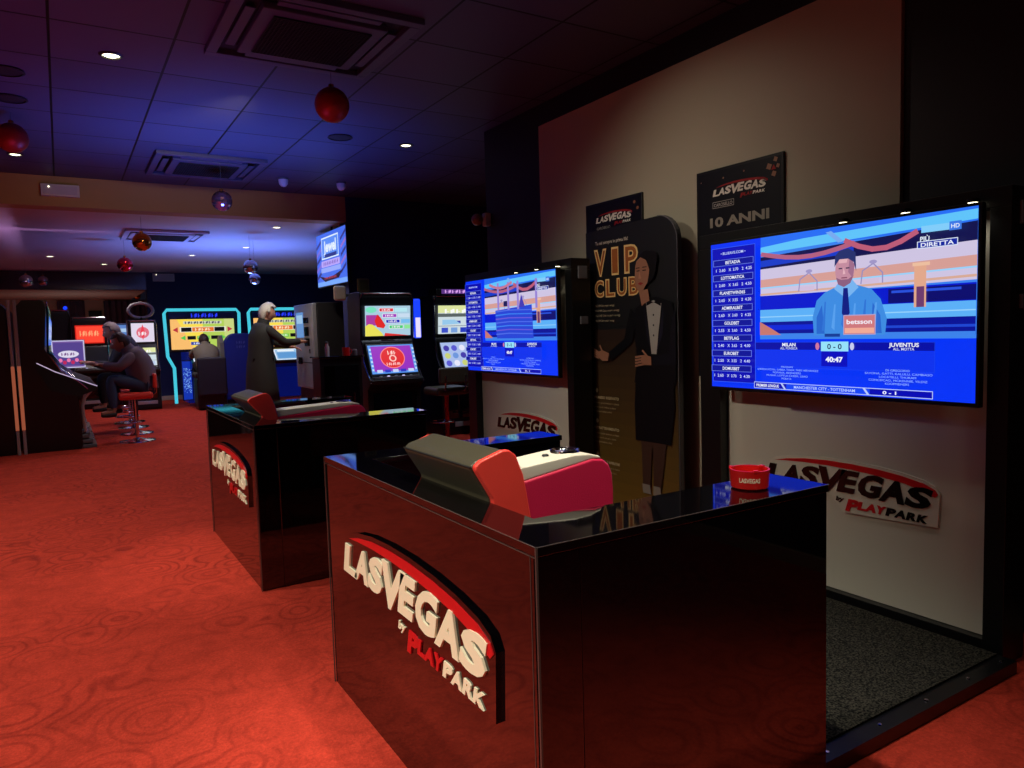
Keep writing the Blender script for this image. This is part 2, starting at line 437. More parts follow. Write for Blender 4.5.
# curtains
def curtain(x0, x1, label):
    b = MB(); pts = []; n = int((x1-x0)/0.02)
    for i in range(n+1):
        x = x0+(x1-x0)*i/n; pts.append((x, 20.5+0.04*math.sin(i*0.95)))
    front = pts; back = [(x, y+0.012) for x, y in pts][::-1]
    b.prism(front+back, 0.02, 2.24)
    o = b.build('curtain', M['curtain'], smooth=True)
    tag(o, label, 'curtain', 'slate curtains on the far wall')
curtain(-0.02, 0.55, 'slate pleated curtain on the far wall, left of the dark doorway gap')
curtain(0.95, 1.85, 'slate pleated curtain on the far wall, right of the dark doorway gap')
b = MB(); b.box(0.62, 0.9, 20.54, 20.6, 0, 2.0); b.box(0.64, 0.88, 20.52, 20.54, 0.02, 1.96)
o = b.build('door_1', M['black_satin']); o['kind'] = 'structure'
h = MB(); h.tube([(0.67, 20.5, 1.0), (0.75, 20.5, 1.0)], 0.012); h.build('door_handle', M['chrome'], o)

# ------------------------------------------------------------------ the logo (solid letters)
LAS = [('L', 0.0, 0.125, 0.458, 0.556), ('A', 0.105, 0.225, 0.462, 0.566), ('S', 0.222, 0.335, 0.462, 0.575), ('V', 0.315, 0.485, 0.448, 0.585),
       ('E', 0.462, 0.562, 0.462, 0.583), ('G', 0.572, 0.70, 0.458, 0.580), ('A', 0.70, 0.835, 0.455, 0.570), ('S', 0.832, 0.957, 0.452, 0.560)]
PLAY = [('P', 0.535, 0.60, 0.362, 0.428), ('L', 0.604, 0.648, 0.380, 0.424), ('A', 0.645, 0.705, 0.380, 0.424), ('Y', 0.700, 0.752, 0.380, 0.424)]
PARK = [('P', 0.758, 0.806, 0.380, 0.423), ('A', 0.803, 0.862, 0.380, 0.422), ('R', 0.864, 0.914, 0.380, 0.421), ('K', 0.916, 0.968, 0.380, 0.420)]
PLAY = [(c, a-0.02, b_-0.02, v0+0.003, v1+0.003) for c, a, b_, v0, v1 in PLAY]; PARK = [(c, a-0.02, b_-0.02, v0+0.003, v1+0.003) for c, a, b_, v0, v1 in PARK]
ARC_OUT = [(0.06, 0.578), (0.14, 0.597), (0.26, 0.613), (0.40, 0.621), (0.55, 0.621), (0.70, 0.613), (0.82, 0.600), (0.93, 0.579), (0.985, 0.556), (1.0, 0.535)]
ARC_IN = [(0.985, 0.520), (0.92, 0.545), (0.82, 0.566), (0.70, 0.580), (0.55, 0.590), (0.40, 0.594), (0.26, 0.592), (0.14, 0.585)]
PLATE = [(-0.01, 0.452), (0.02, 0.568)] + [(u, v+0.016) for u, v in ARC_OUT[:-1]] + [(1.006, 0.540), (0.998, 0.374), (0.50, 0.352), (0.43, 0.43), (0.36, 0.44)]
def glyph_pts(ch, u0, u1, v0, v1, off=0.045, sh=0.28):
    V, Fc, (x0, x1, y0, y1) = text_geo(ch, off)
    return ([(u0+(x-x0)/(x1-x0)*(u1-u0)+((y-y0)/(y1-y0))*(v1-v0)*sh, v0+(y-y0)/(y1-y0)*(v1-v0)) for x, y in V], Fc)
def sc(items, k, u0=0.0, v0=0.458):
    return [([((u-u0)*k, (v-v0)*k) for u, v in V], Fc) for V, Fc in items]
def logo(name, O, U, W, k, cols, parent=None, plate=True, thick=1.0, label=None):
    """O: place of the lower left corner of the L; cols: (letters, by, play, park, arc, plate)"""
    root = empty(name, (0, 0, 0)) if parent is None else None
    par = root or parent
    mk = lambda items, m, d0, d1, nm: (lambda b: (extrude_glyphs(b, sc(items, k), O, U, W, d0, d1), b.build(nm, m, par))[1])(MB())
    P = lambda pts: (pts, [tuple(range(len(pts)))])
    t = 0.012*thick
    if plate: mk([P(PLATE)], cols[5], 0, t, 'backing_plate')
    mk([P(ARC_OUT+ARC_IN)], cols[4], t if plate else 0, t+0.003*thick, 'arc')
    lt = mk([glyph_pts(*q) for q in LAS], cols[0], t if plate else 0, t+0.006*thick, 'lettering')
    by = glyph_pts('by', 0.455, 0.500, 0.404, 0.436, 0.03)
    mk([by], cols[3], t if plate else 0, t+0.004*thick, 'by_lettering')
    mk([glyph_pts(*q, off=0.05) for q in PARK], cols[3], t if plate else 0, t+0.004*thick, 'park_lettering')
    mk([glyph_pts(*q, off=0.05) for q in PLAY], cols[2], t if plate else 0, t+0.004*thick, 'play_lettering')
    return root
L_white = mat('ivory acrylic letters', (250, 242, 212), 0.35, var=0.02)
L_red = mat('red acrylic', (205, 22, 30), 0.3, var=0.03)
L_black = mat('black acrylic letters', (10, 9, 9), 0.25, var=0.02)
L_plate = mat('white acrylic backing', (214, 208, 192), 0.3, var=0.02)

# ------------------------------------------------------------------ booth desks
DY = 2.47
def make_desk(dy, label):
    root = empty('booth_desk', (0.765, 1.18+dy, 0), label=label, cat='desk', group='glossy black booth desks')
    I = Matrix.Translation((-0.765, -1.18-dy, 0))
    X0, X1, Y0, Y1, H = 0.765, 1.683, 1.175+dy, 2.53+dy, 0.822
    def part(name, x0, x1, y0, y1, z0, z1, m, bev=0.003):
        b = MB(); b.box(x0, x1, y0, y1, z0, z1, bev, M=I); return b.build(name, m, root, smooth=True)
    part('back_panel', X0+0.004, X0+0.11, Y0+0.004, Y1-0.004, 0, H-0.02, M['black_gloss'])
    part('near_side_panel', X0+0.11, X1-0.002, Y0+0.004, Y0+0.18, 0, H-0.02, M['black_gloss'])
    part('far_side_panel', X0+0.11, X1-0.002, Y1-0.15, Y1-0.004, 0, H-0.02, M['black_gloss'])
    b = MB(); b.prism([(X0, Y0), (X1, Y0), (X1, Y0+0.19), (X0+0.12, Y0+0.19), (X0+0.12, Y1-0.16), (X1, Y1-0.16), (X1, Y1), (X0, Y1)], H-0.02, H, M=I)
    o = b.build('worktop', M['black_gloss'], root)
    bevel_mod(o, 0.002, 2)
    b = MB()
    for (x0, x1, y0, y1, z0, z1) in ((X0-0.0015, X0+0.003, Y0-0.0015, Y0+0.003, 0, H-0.001), (X0-0.0015, X0+0.0005, Y0, Y1, H-0.0225, H-0.0205), (X0-0.0015, X0+0.0005, Y0+0.02, Y0+0.022, 0, H-0.02),
                                     (X0-0.001, X0+0.0015, Y0, Y1, H-0.001, H+0.0005), (X0, X1, Y0-0.001, Y0+0.0015, H-0.001, H+0.0005), (X0-0.001, X0+0.003, Y1-0.003, Y1+0.001, 0, H)):
        b.box(x0, x1, y0, y1, z0, z1, M=I)
    b.build('edge_trim', M['edge'], root)
    lg = empty('logo_sign', (0, 0, 0)); lg.parent = root
    O = Vector((X0+0.004-0.765, 2.325-1.18, 0.472))
    # plane normal must point to -X:  U=(0,-1,0), W=(0,0,1) -> U x W = (-1,0,0)
    logo('logo_sign', O, (0, -1, 0), (0, 0, 1), 0.985, (L_white, L_white, L_red, L_white, L_red, M['black_gloss']), parent=lg, thick=1.0)
    return root
make_desk(0, 'glossy black booth desk in front with large ivory LASVEGAS letters and red ashtray on top')
make_desk(DY, 'glossy black booth desk with logo sign, the further one behind the front desk')

# ------------------------------------------------------------------ platforms
def make_platform(dy, label):
    root = empty('platform', (1.7, 1.2+dy, 0), label=label, cat='platform', group='low booth platforms')
    I = Matrix.Translation((-1.7, -1.2-dy, 0))
    P = [(1.69, 1.195), (2.765, 1.195), (2.765, 2.53), (1.69, 2.53), (1.69, 2.375), (0.89, 2.375), (0.89, 1.365), (1.69, 1.365)]
    b = MB(); b.prism([(x, y+dy) for x, y in P], 0, 0.045, M=I); b.build('base', M['black_satin'], root)
    P = [(1.69, 1.255), (2.755, 1.255), (2.755, 2.52), (1.69, 2.52), (1.69, 2.37), (0.9, 2.37), (0.9, 1.37), (1.69, 1.37)]
    b = MB(); b.prism([(x, y+dy) for x, y in P], 0.045, 0.052, M=I); b.build('carpet_inlay', M['grey_carpet'], root)
    for x in (1.75, 2.0, 2.25, 2.5, 2.72):
        b = MB(); b.lathe([(0, 0.049), (0.006, 0.048), (0.007, 0.045)], (x, 1.225+dy, 0), 10, M=I); b.build('screw', M['chrome'], root)
    return root
make_platform(0, 'low black platform with speckled grey carpet under the nearer television unit')
make_platform(DY, 'low black platform with grey carpet inside the further booth')

# ------------------------------------------------------------------ TV content
def tv_canvas(O, U, W, full=True):
    """u 0..1.778, v 0..1 scaled by U, W"""
    c = Canvas(O, U, W, 0.0004)
    A = 1.778
    BL = (6, 52, 246); DB = (6, 12, 180)
    c.rect(0, 0, A, 1, BL)
    X = 0.335; Yb = 0.275
    # studio picture
    c.xf = lambda u, v: (0.434+(u-0.335)*(1.344/1.443) if u > 0.3 else u, 0.334+(v-0.275)*(0.666/0.725))
    c.rect(X, Yb, A, 1, (60, 130, 240))
    c.rect(X, 0.90, A, 1.0, (40, 110, 245)); c.poly([(X, 0.93), (X+0.35, 0.955), (A, 0.985), (A, 0.93), (X, 0.885)], (96, 196, 250))
    c.poly([(X, 0.86), (A, 0.92), (A, 0.80), (X, 0.76)], (18, 20, 78))
    c.poly([(X, 0.835), (1.05, 0.86), (1.05, 0.82), (X, 0.79)], (24, 60, 200))
    c.poly([(X, 0.775), (A, 0.815), (A, 0.60), (X, 0.58)], (206, 196, 226))
    c.poly([(X, 0.70), (A, 0.735), (A, 0.675), (X, 0.645)], (214, 158, 150))
    c.poly([(X, 0.645), (A, 0.675), (A, 0.665), (X, 0.635)], (150, 210, 250))
    c.poly([(X, 0.60), (A, 0.63), (A, 0.615), (X, 0.588)], (216, 170, 150))
    c.rect(X, 0.48, A, 0.585, (6, 26, 205)); c.rect(1.28, 0.49, A, 0.575, (10, 14, 110)); c.rect(1.30, 0.55, 1.7, 0.565, (40, 80, 220))
    c.rect(X, 0.395, A, 0.485, (92, 176, 248)); c.rect(X, 0.43, A, 0.437, (150, 210, 252))
    c.rect(X, Yb+0.02, A, 0.398, (8, 20, 150)); c.rect(1.2, 0.34, A, 0.355, (30, 70, 210)); c.rect(X+.03, 0.34, 0.8, 0.375, (12, 40, 215))
    c.rect(X, Yb, A, Yb+0.04, (60, 130, 235))
    c.poly([(X, 0.40), (X+0.1, 0.35), (X+0.18, Yb+0.03), (X, Yb+0.03)], (200, 120, 110))
    # red ribbons of the studio ceiling
    import math as _m
    c.band([(X+0.02+0.1*i, 0.88-0.05*_m.sin(i/7*PI)) for i in range(8)], 0.03, (178, 96, 128))
    c.band([(1.0+0.09*i, 0.90-0.075*_m.sin(i/5*PI)) for i in range(6)], 0.032, (188, 92, 120))
    c.poly([(0.86, 0.97), (0.90, 0.975), (0.99, 0.90), (0.95, 0.895)], (120, 170, 240))
    c.rect(1.44, 0.46, 1.51, 0.71, (226, 168, 140)); c.rect(1.43, 0.70, 1.53, 0.72, (236, 190, 160)); c.rect(1.455, 0.46, 1.50, 0.58, (110, 60, 110))
    for hx, hy in ((0.72, 0.60), (1.17, 0.62)):
        c.band([(hx-0.06, hy), (hx-0.05, hy+0.08), (hx+0.02, hy+0.12), (hx+0.08, hy+0.06), (hx+0.08, hy)], 0.008, (150, 140, 190))
        c.rect(hx-0.05, hy+0.0, hx+0.06, hy+0.03, (210, 190, 220)); c.ell(hx+0.02, hy+0.13, 0.025, 0.012, (160, 150, 200))
    if full:
        # the presenter, a flat picture on the screen
        c.poly([(0.78, 0.30), (0.77, 0.42), (0.80, 0.53), (0.86, 0.58), (0.96, 0.62), (1.07, 0.62), (1.18, 0.585), (1.24, 0.52), (1.28, 0.40), (1.27, 0.30)], (62, 140, 226))
        c.poly([(0.80, 0.31), (0.80, 0.42), (0.84, 0.50), (0.86, 0.31)], (40, 104, 206)); c.poly([(1.18, 0.31), (1.19, 0.5), (1.24, 0.42), (1.25, 0.31)], (40, 104, 206))
        for q in range(6): c.poly([(0.84+0.07*q, 0.33+0.02*(q % 3)), (0.86+0.07*q, 0.52-0.02*(q % 2)), (0.87+0.07*q, 0.52-0.02*(q % 2)), (0.862+0.07*q, 0.33)], ((48, 116, 214), (88, 160, 238))[q % 2])
        c.poly([(0.93, 0.6), (0.98, 0.66), (1.05, 0.66), (1.10, 0.6), (1.02, 0.53)], (120, 180, 240))
        c.ell(1.005, 0.715, 0.066, 0.10, (196, 140, 160)); c.poly([(0.945, 0.67), (0.96, 0.625), (1.0, 0.607), (1.045, 0.63), (1.068, 0.68), (1.03, 0.655), (0.98, 0.655)], (140, 96, 128)); c.poly([(1.04, 0.80), (1.075, 0.74), (1.06, 0.66), (1.03, 0.70)], (160, 110, 140)); c.poly([(0.96, 0.80), (1.03, 0.80), (1.02, 0.76), (0.965, 0.76)], (226, 176, 186))
        c.poly([(0.935, 0.74), (0.94, 0.81), (0.97, 0.84), (1.03, 0.85), (1.08, 0.82), (1.085, 0.70), (1.068, 0.76), (1.03, 0.785), (0.97, 0.785)], (40, 50, 110))
        c.rect(0.965, 0.722, 0.99, 0.730, (60, 50, 80)); c.rect(1.015, 0.722, 1.04, 0.730, (60, 50, 80)); c.poly([(1.0, 0.73), (1.013, 0.69), (0.995, 0.688)], (228, 180, 190)); c.rect(0.985, 0.662, 1.025, 0.669, (130, 70, 96))
        c.poly([(1.0, 0.60), (1.03, 0.60), (1.045, 0.44), (1.015, 0.40), (0.99, 0.44)], (14, 30, 130))
        c.rect(1.005, 0.305, 1.215, 0.425, (206, 120, 126)); c.rect(1.012, 0.312, 1.208, 0.345, (240, 170, 150)); c.frame(1.002, 0.302, 1.218, 0.428, 0.006, (180, 160, 200))
        c.text('betsson', 1.11, 0.385, 0.030, (245, 240, 250), 0.02, wid=0.17)
        c.rect(0.87, 0.29, 0.98, 0.31, (20, 60, 150))
    else:
        c.poly([(0.62, 0.30), (0.60, 0.62), (1.36, 0.66), (1.38, 0.30)], (40, 70, 215))
        for i in range(7):
            v = 0.34+0.043*i
            c.poly([(0.61, v), (0.9, v+0.012), (1.37, v+0.002), (1.37, v+0.012), (0.9, v+0.024), (0.61, v+0.014)], ((80, 110, 230), (110, 90, 215), (60, 130, 240))[i % 3])
        for x in (0.66, 0.88, 1.08, 1.44): c.rect(x, 0.62, x+0.04, 0.93, (150, 130, 215))
        c.band([(0.5+0.08*i, 0.92-0.05*_m.sin(i/6*PI)) for i in range(7)], 0.03, (196, 120, 150)); c.rect(0.80, 0.66, 0.88, 0.72, (30, 30, 90))
        c.poly([(1.12, 0.64), (1.17, 0.78), (1.24, 0.64)], (70, 60, 180))
    c.xf = lambda u, v: (u+0.055, v+0.015)
    # bug in the top right corner
    c.rect(1.455, 0.88, 1.60, 0.915, (130, 205, 250)); c.rect(1.60, 0.875, 1.66, 0.92, (60, 120, 230)); c.text('HD', 1.63, 0.897, 0.022, (230, 240, 255)); c.text('PIÙ', 1.475, 0.848, 0.026, (230, 240, 255), 0.02)
    c.rect(1.44, 0.80, 1.64, 0.832, (20, 40, 160)); c.frame(1.435, 0.797, 1.645, 0.836, 0.004, (220, 230, 250)); c.text('DIRETTA', 1.54, 0.816, 0.022, (235, 240, 255), 0.02, wid=0.17)
    # odds column
    c.xf = lambda u, v: (0.045+(u-0.045)*(0.375/0.28), v)
    c.rect(0.045, 0.04, 0.325, 0.965, DB); c.frame(0.045, 0.04, 0.325, 0.965, 0.003, (60, 100, 250)); c.text('• BLUEAVS.COM •', 0.185, 0.926, 0.018, (200, 215, 255), 0.01, wid=0.16)
    names = ['BETADIA', 'LOTTOMATICA', 'PLANETWIN365', 'ADMIRALBET', 'GOLDBET', 'BETFLAG', 'EUROBET', 'DOMUSBET']
    odds = [('2.60', '3.70', '4.25'), ('2.60', '3.65', '4.50'), ('2.65', '3.55', '4.20'), ('2.60', '3.60', '4.25'), ('2.55', '3.60', '4.50'), ('2.40', '3.65', '4.00'), ('2.50', '3.55', '4.40'), ('2.60', '3.70', '4.30')]
    for i, (nm, od) in enumerate(zip(names, odds)):
        v = 0.862-0.1035*i
        c.rect(0.06, v-0.020, 0.31, v+0.020, (10, 20, 150)); c.frame(0.055, v-0.022, 0.315, v+0.022, 0.003, (110, 130, 235)); c.text(nm, 0.185, v, 0.022, (235, 238, 255), 0.02, wid=0.019*len(nm)*0.72)
        for j, t in enumerate(od): c.text(('1', 'X', '2')[j]+'  '+t, 0.105+0.085*j, v-0.05, 0.020, (205, 215, 255), 0.015, wid=0.062)
    # score bar
    c.xf = lambda u, v: (0.444+(u-0.345)*0.983 if u < 0.8 or u > 1.13 else 1.025+(u-0.97)*0.95, v+0.045)
    c.rect(X+0.01, 0.225, 1.53, 0.272, (6, 16, 165)); c.rect(X+0.01, 0.11, 1.53, 0.222, (14, 52, 238)); c.frame(X+0.01, 0.11, 1.53, 0.272, 0.002, (30, 70, 240))
    c.text('MILAN', 0.61, 0.257, 0.022, (240, 244, 255), 0.025, wid=0.10); c.text('ALL. FONSECA', 0.61, 0.234, 0.015, (210, 220, 255), 0.01, wid=0.13)
    c.text('JUVENTUS', 1.36, 0.257, 0.022, (240, 244, 255), 0.025, wid=0.17); c.text('ALL. MOTTA', 1.36, 0.234, 0.015, (210, 220, 255), 0.01, wid=0.12)
    c.rect(0.875, 0.218, 1.065, 0.275, (150, 226, 250)); c.text('0 - 0', 0.97, 0.247, 0.032, (14, 30, 90), 0.02, wid=0.10)
    c.ell(0.850, 0.247, 0.014, 0.022, (210, 120, 160)); c.ell(1.090, 0.247, 0.014, 0.022, (200, 205, 240))
    c.rect(0.88, 0.128, 1.06, 0.216, (6, 14, 190)); c.text('40:47', 0.97, 0.170, 0.030, (240, 244, 255), 0.04, wid=0.12)
    c.xf = lambda u, v: (0.444+(u-0.345)*0.983, v+0.040)
    rows = ['MAIGNAN', 'EMERSON ROYAL, GABBIA, THIAW, THEO HERNANDEZ', 'FOFANA, REIJNDERS', 'MUSAH, LOFTUS-CHEEK, LEAO', 'MORATA']
    rows2 = ['DI GREGORIO', 'SAVONA, GATTI, KALULU, CAMBIASO', 'LOCATELLI, THURAM', 'CONCEICAO, MCKENNIE, YILDIZ', 'KOOPMEINERS']
    for i in range(5):
        c.text(rows[i], 0.60, 0.121-0.0185*i, 0.012, (150, 185, 255), 0.0, wid=min(0.46, 0.0125*len(rows[i])))
        c.text(rows2[i], 1.33, 0.121-0.0185*i, 0.012, (150, 185, 255), 0.0, wid=min(0.42, 0.0125*len(rows2[i])))
    c.xf = lambda u, v: (0.444+(u-0.345)*0.983, v+0.012)
    c.rect(X+0.01, 0.006, 1.53, 0.043, (20, 70, 245)); c.rect(X+0.01, 0.006, 0.60, 0.043, DB); c.rect(1.17, 0.006, 1.53, 0.043, DB); c.frame(X+0.01, 0.004, 1.53, 0.046, 0.004, (190, 205, 250))
    c.poly([(0.585, 0.006), (0.60, 0.006), (0.57, 0.045), (0.555, 0.045)], (190, 205, 250)); c.poly([(1.155, 0.006), (1.17, 0.006), (1.14, 0.045), (1.125, 0.045)], (190, 205, 250))
    c.text('PREMIER LEAGUE', 0.455, 0.025, 0.018, (240, 244, 255), 0.02, wid=0.18); c.text('MANCHESTER CITY - TOTTENHAM', 0.87, 0.025, 0.018, (190, 210, 255), 0.01, wid=0.42); c.text('0 - 1', 1.29, 0.025, 0.018, (240, 244, 255), 0.03, wid=0.08)
    return c

# ------------------------------------------------------------------ TV units
UDY = 2.52
def make_unit(dy, label, tvlabel, full):
    X0, X1, Y0, Y1, H = 2.775, 2.925, 1.245+dy, 2.675+dy, 1.69
    root = empty('television_unit', (X0, Y0, 0), label=label, cat='display unit', group='black framed television units')
    I = Matrix.Translation((-X0, -Y0, 0))
    def part(name, x0, x1, y0, y1, z0, z1, m, bev=0.003):
        b = MB(); b.box(x0, x1, y0, y1, z0, z1, bev, M=I); return b.build(name, m, root, smooth=True)
    part('post', X0, X1, Y0, Y0+0.07, 0, H-0.07, M['black_satin'])
    part('post', X0, X1, Y1-0.13, Y1, 0, H-0.07, M['black_satin'])
    part('header', X0, X1, Y0, Y1, H-0.07, H, M['black_satin'])
    part('plinth', X0+0.02, X1, Y0+0.07, Y1-0.13, 0, 0.07, M['black_satin'])
    part('back_board', X0+0.12, X1, Y0+0.07, Y1-0.13, 0.07, H-0.07, M['black_matte'])
    part('front_panel', X0+0.055, X0+0.075, Y0+0.0705, Y1-0.1305, 0.0705, H-0.0705, M['unit_white'])
    lg = empty('logo_sign'); lg.parent = root
    O = I @ Vector((X0+0.054, 2.30+dy, 0.508))
    logo('logo_sign', O, (0, -1, 0), (0, 0, 1), 0.80, (L_black, L_black, L_red, L_black, L_red, L_plate), parent=lg, thick=0.8)
    for y in (1.36, 1.60, 1.86):
        b = MB(); b.lathe([(0, 0), (0.018, 0), (0.02, 0.004), (0.02, 0.012), (0, 0.012)], (X0-0.022, y+dy, H-0.045), 16, M=I)
        b.box(X0-0.03, X0, y+dy-0.006, y+dy+0.006, H-0.034, H-0.028, M=I)
        s = b.build('spotlight', M['black_satin'], root)
        b = MB(); b.lathe([(0, -0.004), (0.014, -0.003), (0.016, 0.0)], (X0-0.022, y+dy, H-0.045), 16, M=I); b.build('lens', M['lamp'], s)
    b = MB(); b.box(X0+0.05, X0+0.12, Y0-0.012, Y0, H-0.13, H-0.05, 0.003, M=I); b.build('socket_plate', M['grey_plastic'], root)
    b = MB(); b.box(X0+0.06, X0+0.12, Y0-0.012, Y0, 1.27, 1.32, 0.003, M=I); b.build('socket_plate', M['grey_plastic'], root)
    # the television (hangs on the unit)
    W_, H_ = 1.213, 0.682
    ty1 = 2.530+dy; tz0 = 0.944
    t = empty('television', (2.76, ty1-W_/2, tz0), label=tvlabel, cat='television', group='wall televisions showing football')
    J = Matrix.Translation((-2.76, -(ty1-W_/2), -tz0))
    b = MB(); b.box(2.705, 2.735, ty1-W_-0.012, ty1+0.012, tz0-0.016, tz0+H_+0.012, 0.004, M=J)
    b.box(2.735, 2.755, ty1-W_+0.15, ty1-0.15, tz0+0.1, tz0+H_-0.1, 0.004, M=J)
    b.build('casing', M['black_satin'], t, smooth=True)
    b = MB(); b.box(2.755, 2.829, ty1-W_/2-0.2, ty1-W_/2+0.2, tz0+0.2, tz0+0.45, 0.002, M=J); b.build('wall_bracket', M['black_satin'], t)
    cv = tv_canvas(J @ Vector((2.7045, ty1, tz0)), Vector((0, -1, 0))*H_, Vector((0, 0, 1))*H_, full)
    cv.build('screen', M['screen'], t)
    return root
make_unit(0, 'nearer black television unit with white panel and full LASVEGAS by PLAYPARK logo',
          'large television at right showing presenter and football scores', True)
make_unit(UDY, 'further black television unit, its logo partly hidden by a desk',
          'further television in the centre showing blue football table and studio', False)

# ------------------------------------------------------------------ recliners
def make_recliner(y0, label, dx=0.0, dz=0.0, arm_len=0.0, adz=0.0):
    root = empty('recliner', (1.2, y0+0.27, 0.052), label=label, cat='armchair', group='leather recliners in the booths')
    I = Matrix.Translation((-1.2, -(y0+0.27), -0.052))
    Y0, Y1, YB = y0, y0+0.54, y0+0.44; y0r = y0
    XF = 1.28+arm_len
    def rb(name, x0, x1, y0, y1, z0, z1, m, bev=0.03):
        b = MB(); b.box(x0, x1, y0, y1, z0, z1, bev, M=I, seg=4); return b.build(name, m, root, smooth=True, angle=1.2)
    def arm(y0, y1, dr):
        I = Matrix.Translation((-1.2, -(y0r+0.27), -0.052+dr))
        P = [(0.96, 0.30), (XF-0.06, 0.30), (XF-0.02, 0.33), (XF-0.008, 0.40), (XF, 0.80), (XF-0.004, 0.845), (XF-0.015, 0.872), (XF-0.036, 0.889), (XF-0.07, 0.894), (0.96, 0.858)]
        b = MB(); b.prism(P, y0, y1, 'y', M=I); o = b.build('arm', M['magenta_leather'], root, smooth=True, angle=0.5)
        bevel_mod(o, 0.008, 3, 0.5)
        Q = [(0.95, 0.856), (XF-0.07, 0.893), (XF-0.038, 0.890), (XF-0.045, 0.898), (XF-0.08, 0.907), (XF-0.13, 0.910), (0.95, 0.894)]
        b = MB(); b.prism(Q, y0+0.004, y1-0.004, 'y', M=I); t = b.build('arm_pad', M['white_leather'], root, smooth=True, angle=0.5)
        bevel_mod(t, 0.005, 2, 0.5)
        yc = (y0+y1)/2+0.01
        T = I @ Matrix.Translation((XF-0.112, yc, 0.9095)) @ Matrix.Rotation(-0.03, 4, 'Y')
        b = MB(); b.lathe([(0, 0.0012), (0.028, 0.0012), (0.031, 0.004), (0.038, 0.006), (0.041, 0.005), (0.042, 0.0)], n=32, M=T)
        b.build('cup_holder', M['chrome'], root, smooth=True)
        b = MB(); b.lathe([(0, 0.005), (0.008, 0.004), (0.010, 0)], (XF-0.185, yc-0.012, 0.9065), 14, M=I); b.build('button', M['black_satin'], root)
    arm(Y0, Y0+0.13, adz); arm(Y1-0.13, Y1, -0.11)
    rb('seat', 0.95, XF-0.02, Y0+0.131, Y1-0.131, 0.30, 0.52, M['black_leather'], 0.03)
    rb('footrest', XF+0.005, XF+0.10, Y0+0.05, Y1-0.05, 0.16, 0.50, M['black_leather'], 0.03)
    rb('base', 0.96, XF-0.05, Y0+0.03, Y1-0.03, 0.0525, 0.30, M['black_satin'], 0.01)
    sh = lambda pts: [(x+(dx if z > 0.83 else 0), z+(dz if z > 0.83 else 0)) for x, z in pts]
    P = sh([(0.965, 0.42), (0.893, 0.78), (0.888, 0.828), (0.840, 0.905), (0.838, 0.913), (0.853, 0.926), (0.925, 0.945), (0.942, 0.945), (0.960, 0.930), (0.985, 0.88), (0.998, 0.84), (1.05, 0.50), (1.04, 0.42)])
    b = MB(); b.prism(P, Y0+0.016, YB-0.016, 'y', M=I); o = b.build('backrest', M['black_leather'], root, smooth=True, angle=0.35)
    bevel_mod(o, 0.006, 3, 0.35)
    Q = sh([(0.968, 0.42), (0.895, 0.78), (0.890, 0.828), (0.843, 0.908), (0.844, 0.918), (0.858, 0.929), (0.922, 0.949), (0.942, 0.948), (0.962, 0.932), (0.982, 0.88), (0.990, 0.84), (1.045, 0.50), (1.035, 0.42)])
    for y0_, y1_, sk_ in ((Y0-0.004, Y0+0.0155, 0), (YB-0.0155, YB+0.004, 0.008)):
        b = MB(); b.prism([(x+sk_*(1 if x < 0.9 else 0), z-sk_*(1 if z > 0.87 else 0)) for x, z in Q], y0_, y1_, 'y', M=I); c = b.build('side_cheek', M['red_leather'], root, smooth=True, angle=0.35)
        bevel_mod(c, 0.005, 3, 0.35)
    b = MB(); b.tube([(0.8395+dx, Y0+0.016, 0.913+dz), (0.8395+dx, YB-0.016, 0.913+dz)], 0.003, 8, M=I); b.build('piping', M['black_matte'], root)
    return root
make_recliner(1.56, 'black and red leather recliner with white armrests inside the front booth')
make_recliner(4.02, 'black and red leather recliner inside the further booth, seen small behind its desk', -0.02, 0.0, 0.20, -0.045)

# ------------------------------------------------------------------ ashtray
a = empty('ashtray', (1.500, 1.278, 0.8225), label='round red LASVEGAS ashtray on the corner of the front desk', cat='ashtray')
b = MB(); b.lathe([(0, 0.0), (0.042, 0.0), (0.047, 0.004), (0.05, 0.046), (0.05, 0.05), (0.046, 0.05), (0.043, 0.010), (0, 0.008)], (0, 0, 0), 48)
for k in range(3):
    an = k*2*PI/3+0.5
    b.box(-0.006, 0.006, 0.042, 0.052, 0.046, 0.053, 0.001, M=Matrix.Rotation(an, 4, 'Z'))
b.build('bowl', M['ash_red'], a, smooth=True)
# curved lettering facing the camera
def curved_text(s, r, z, h, a0, a1, parent, m):
    V, Fc, (x0, x1, y0, y1) = text_geo(s, 0.02)
    me = bpy.data.meshes.new('lettering')
    vs = []
    for x, y in V:
        t = a0+(a1-a0)*(x-x0)/(x1-x0); zz = z+(y-y0)/(y1-y0)*h; rr = r+0.003*(zz-0.004)/0.046
        vs.append((rr*math.cos(t), rr*math.sin(t), zz))
    me.from_pydata(vs, [], Fc); me.materials.append(m); o = bpy.data.objects.new('lettering', me); COL.objects.link(o); o.parent = parent
curved_text('LASVEGAS', 0.0476, 0.020, 0.012, math.radians(-170), math.radians(-108), a, L_white)

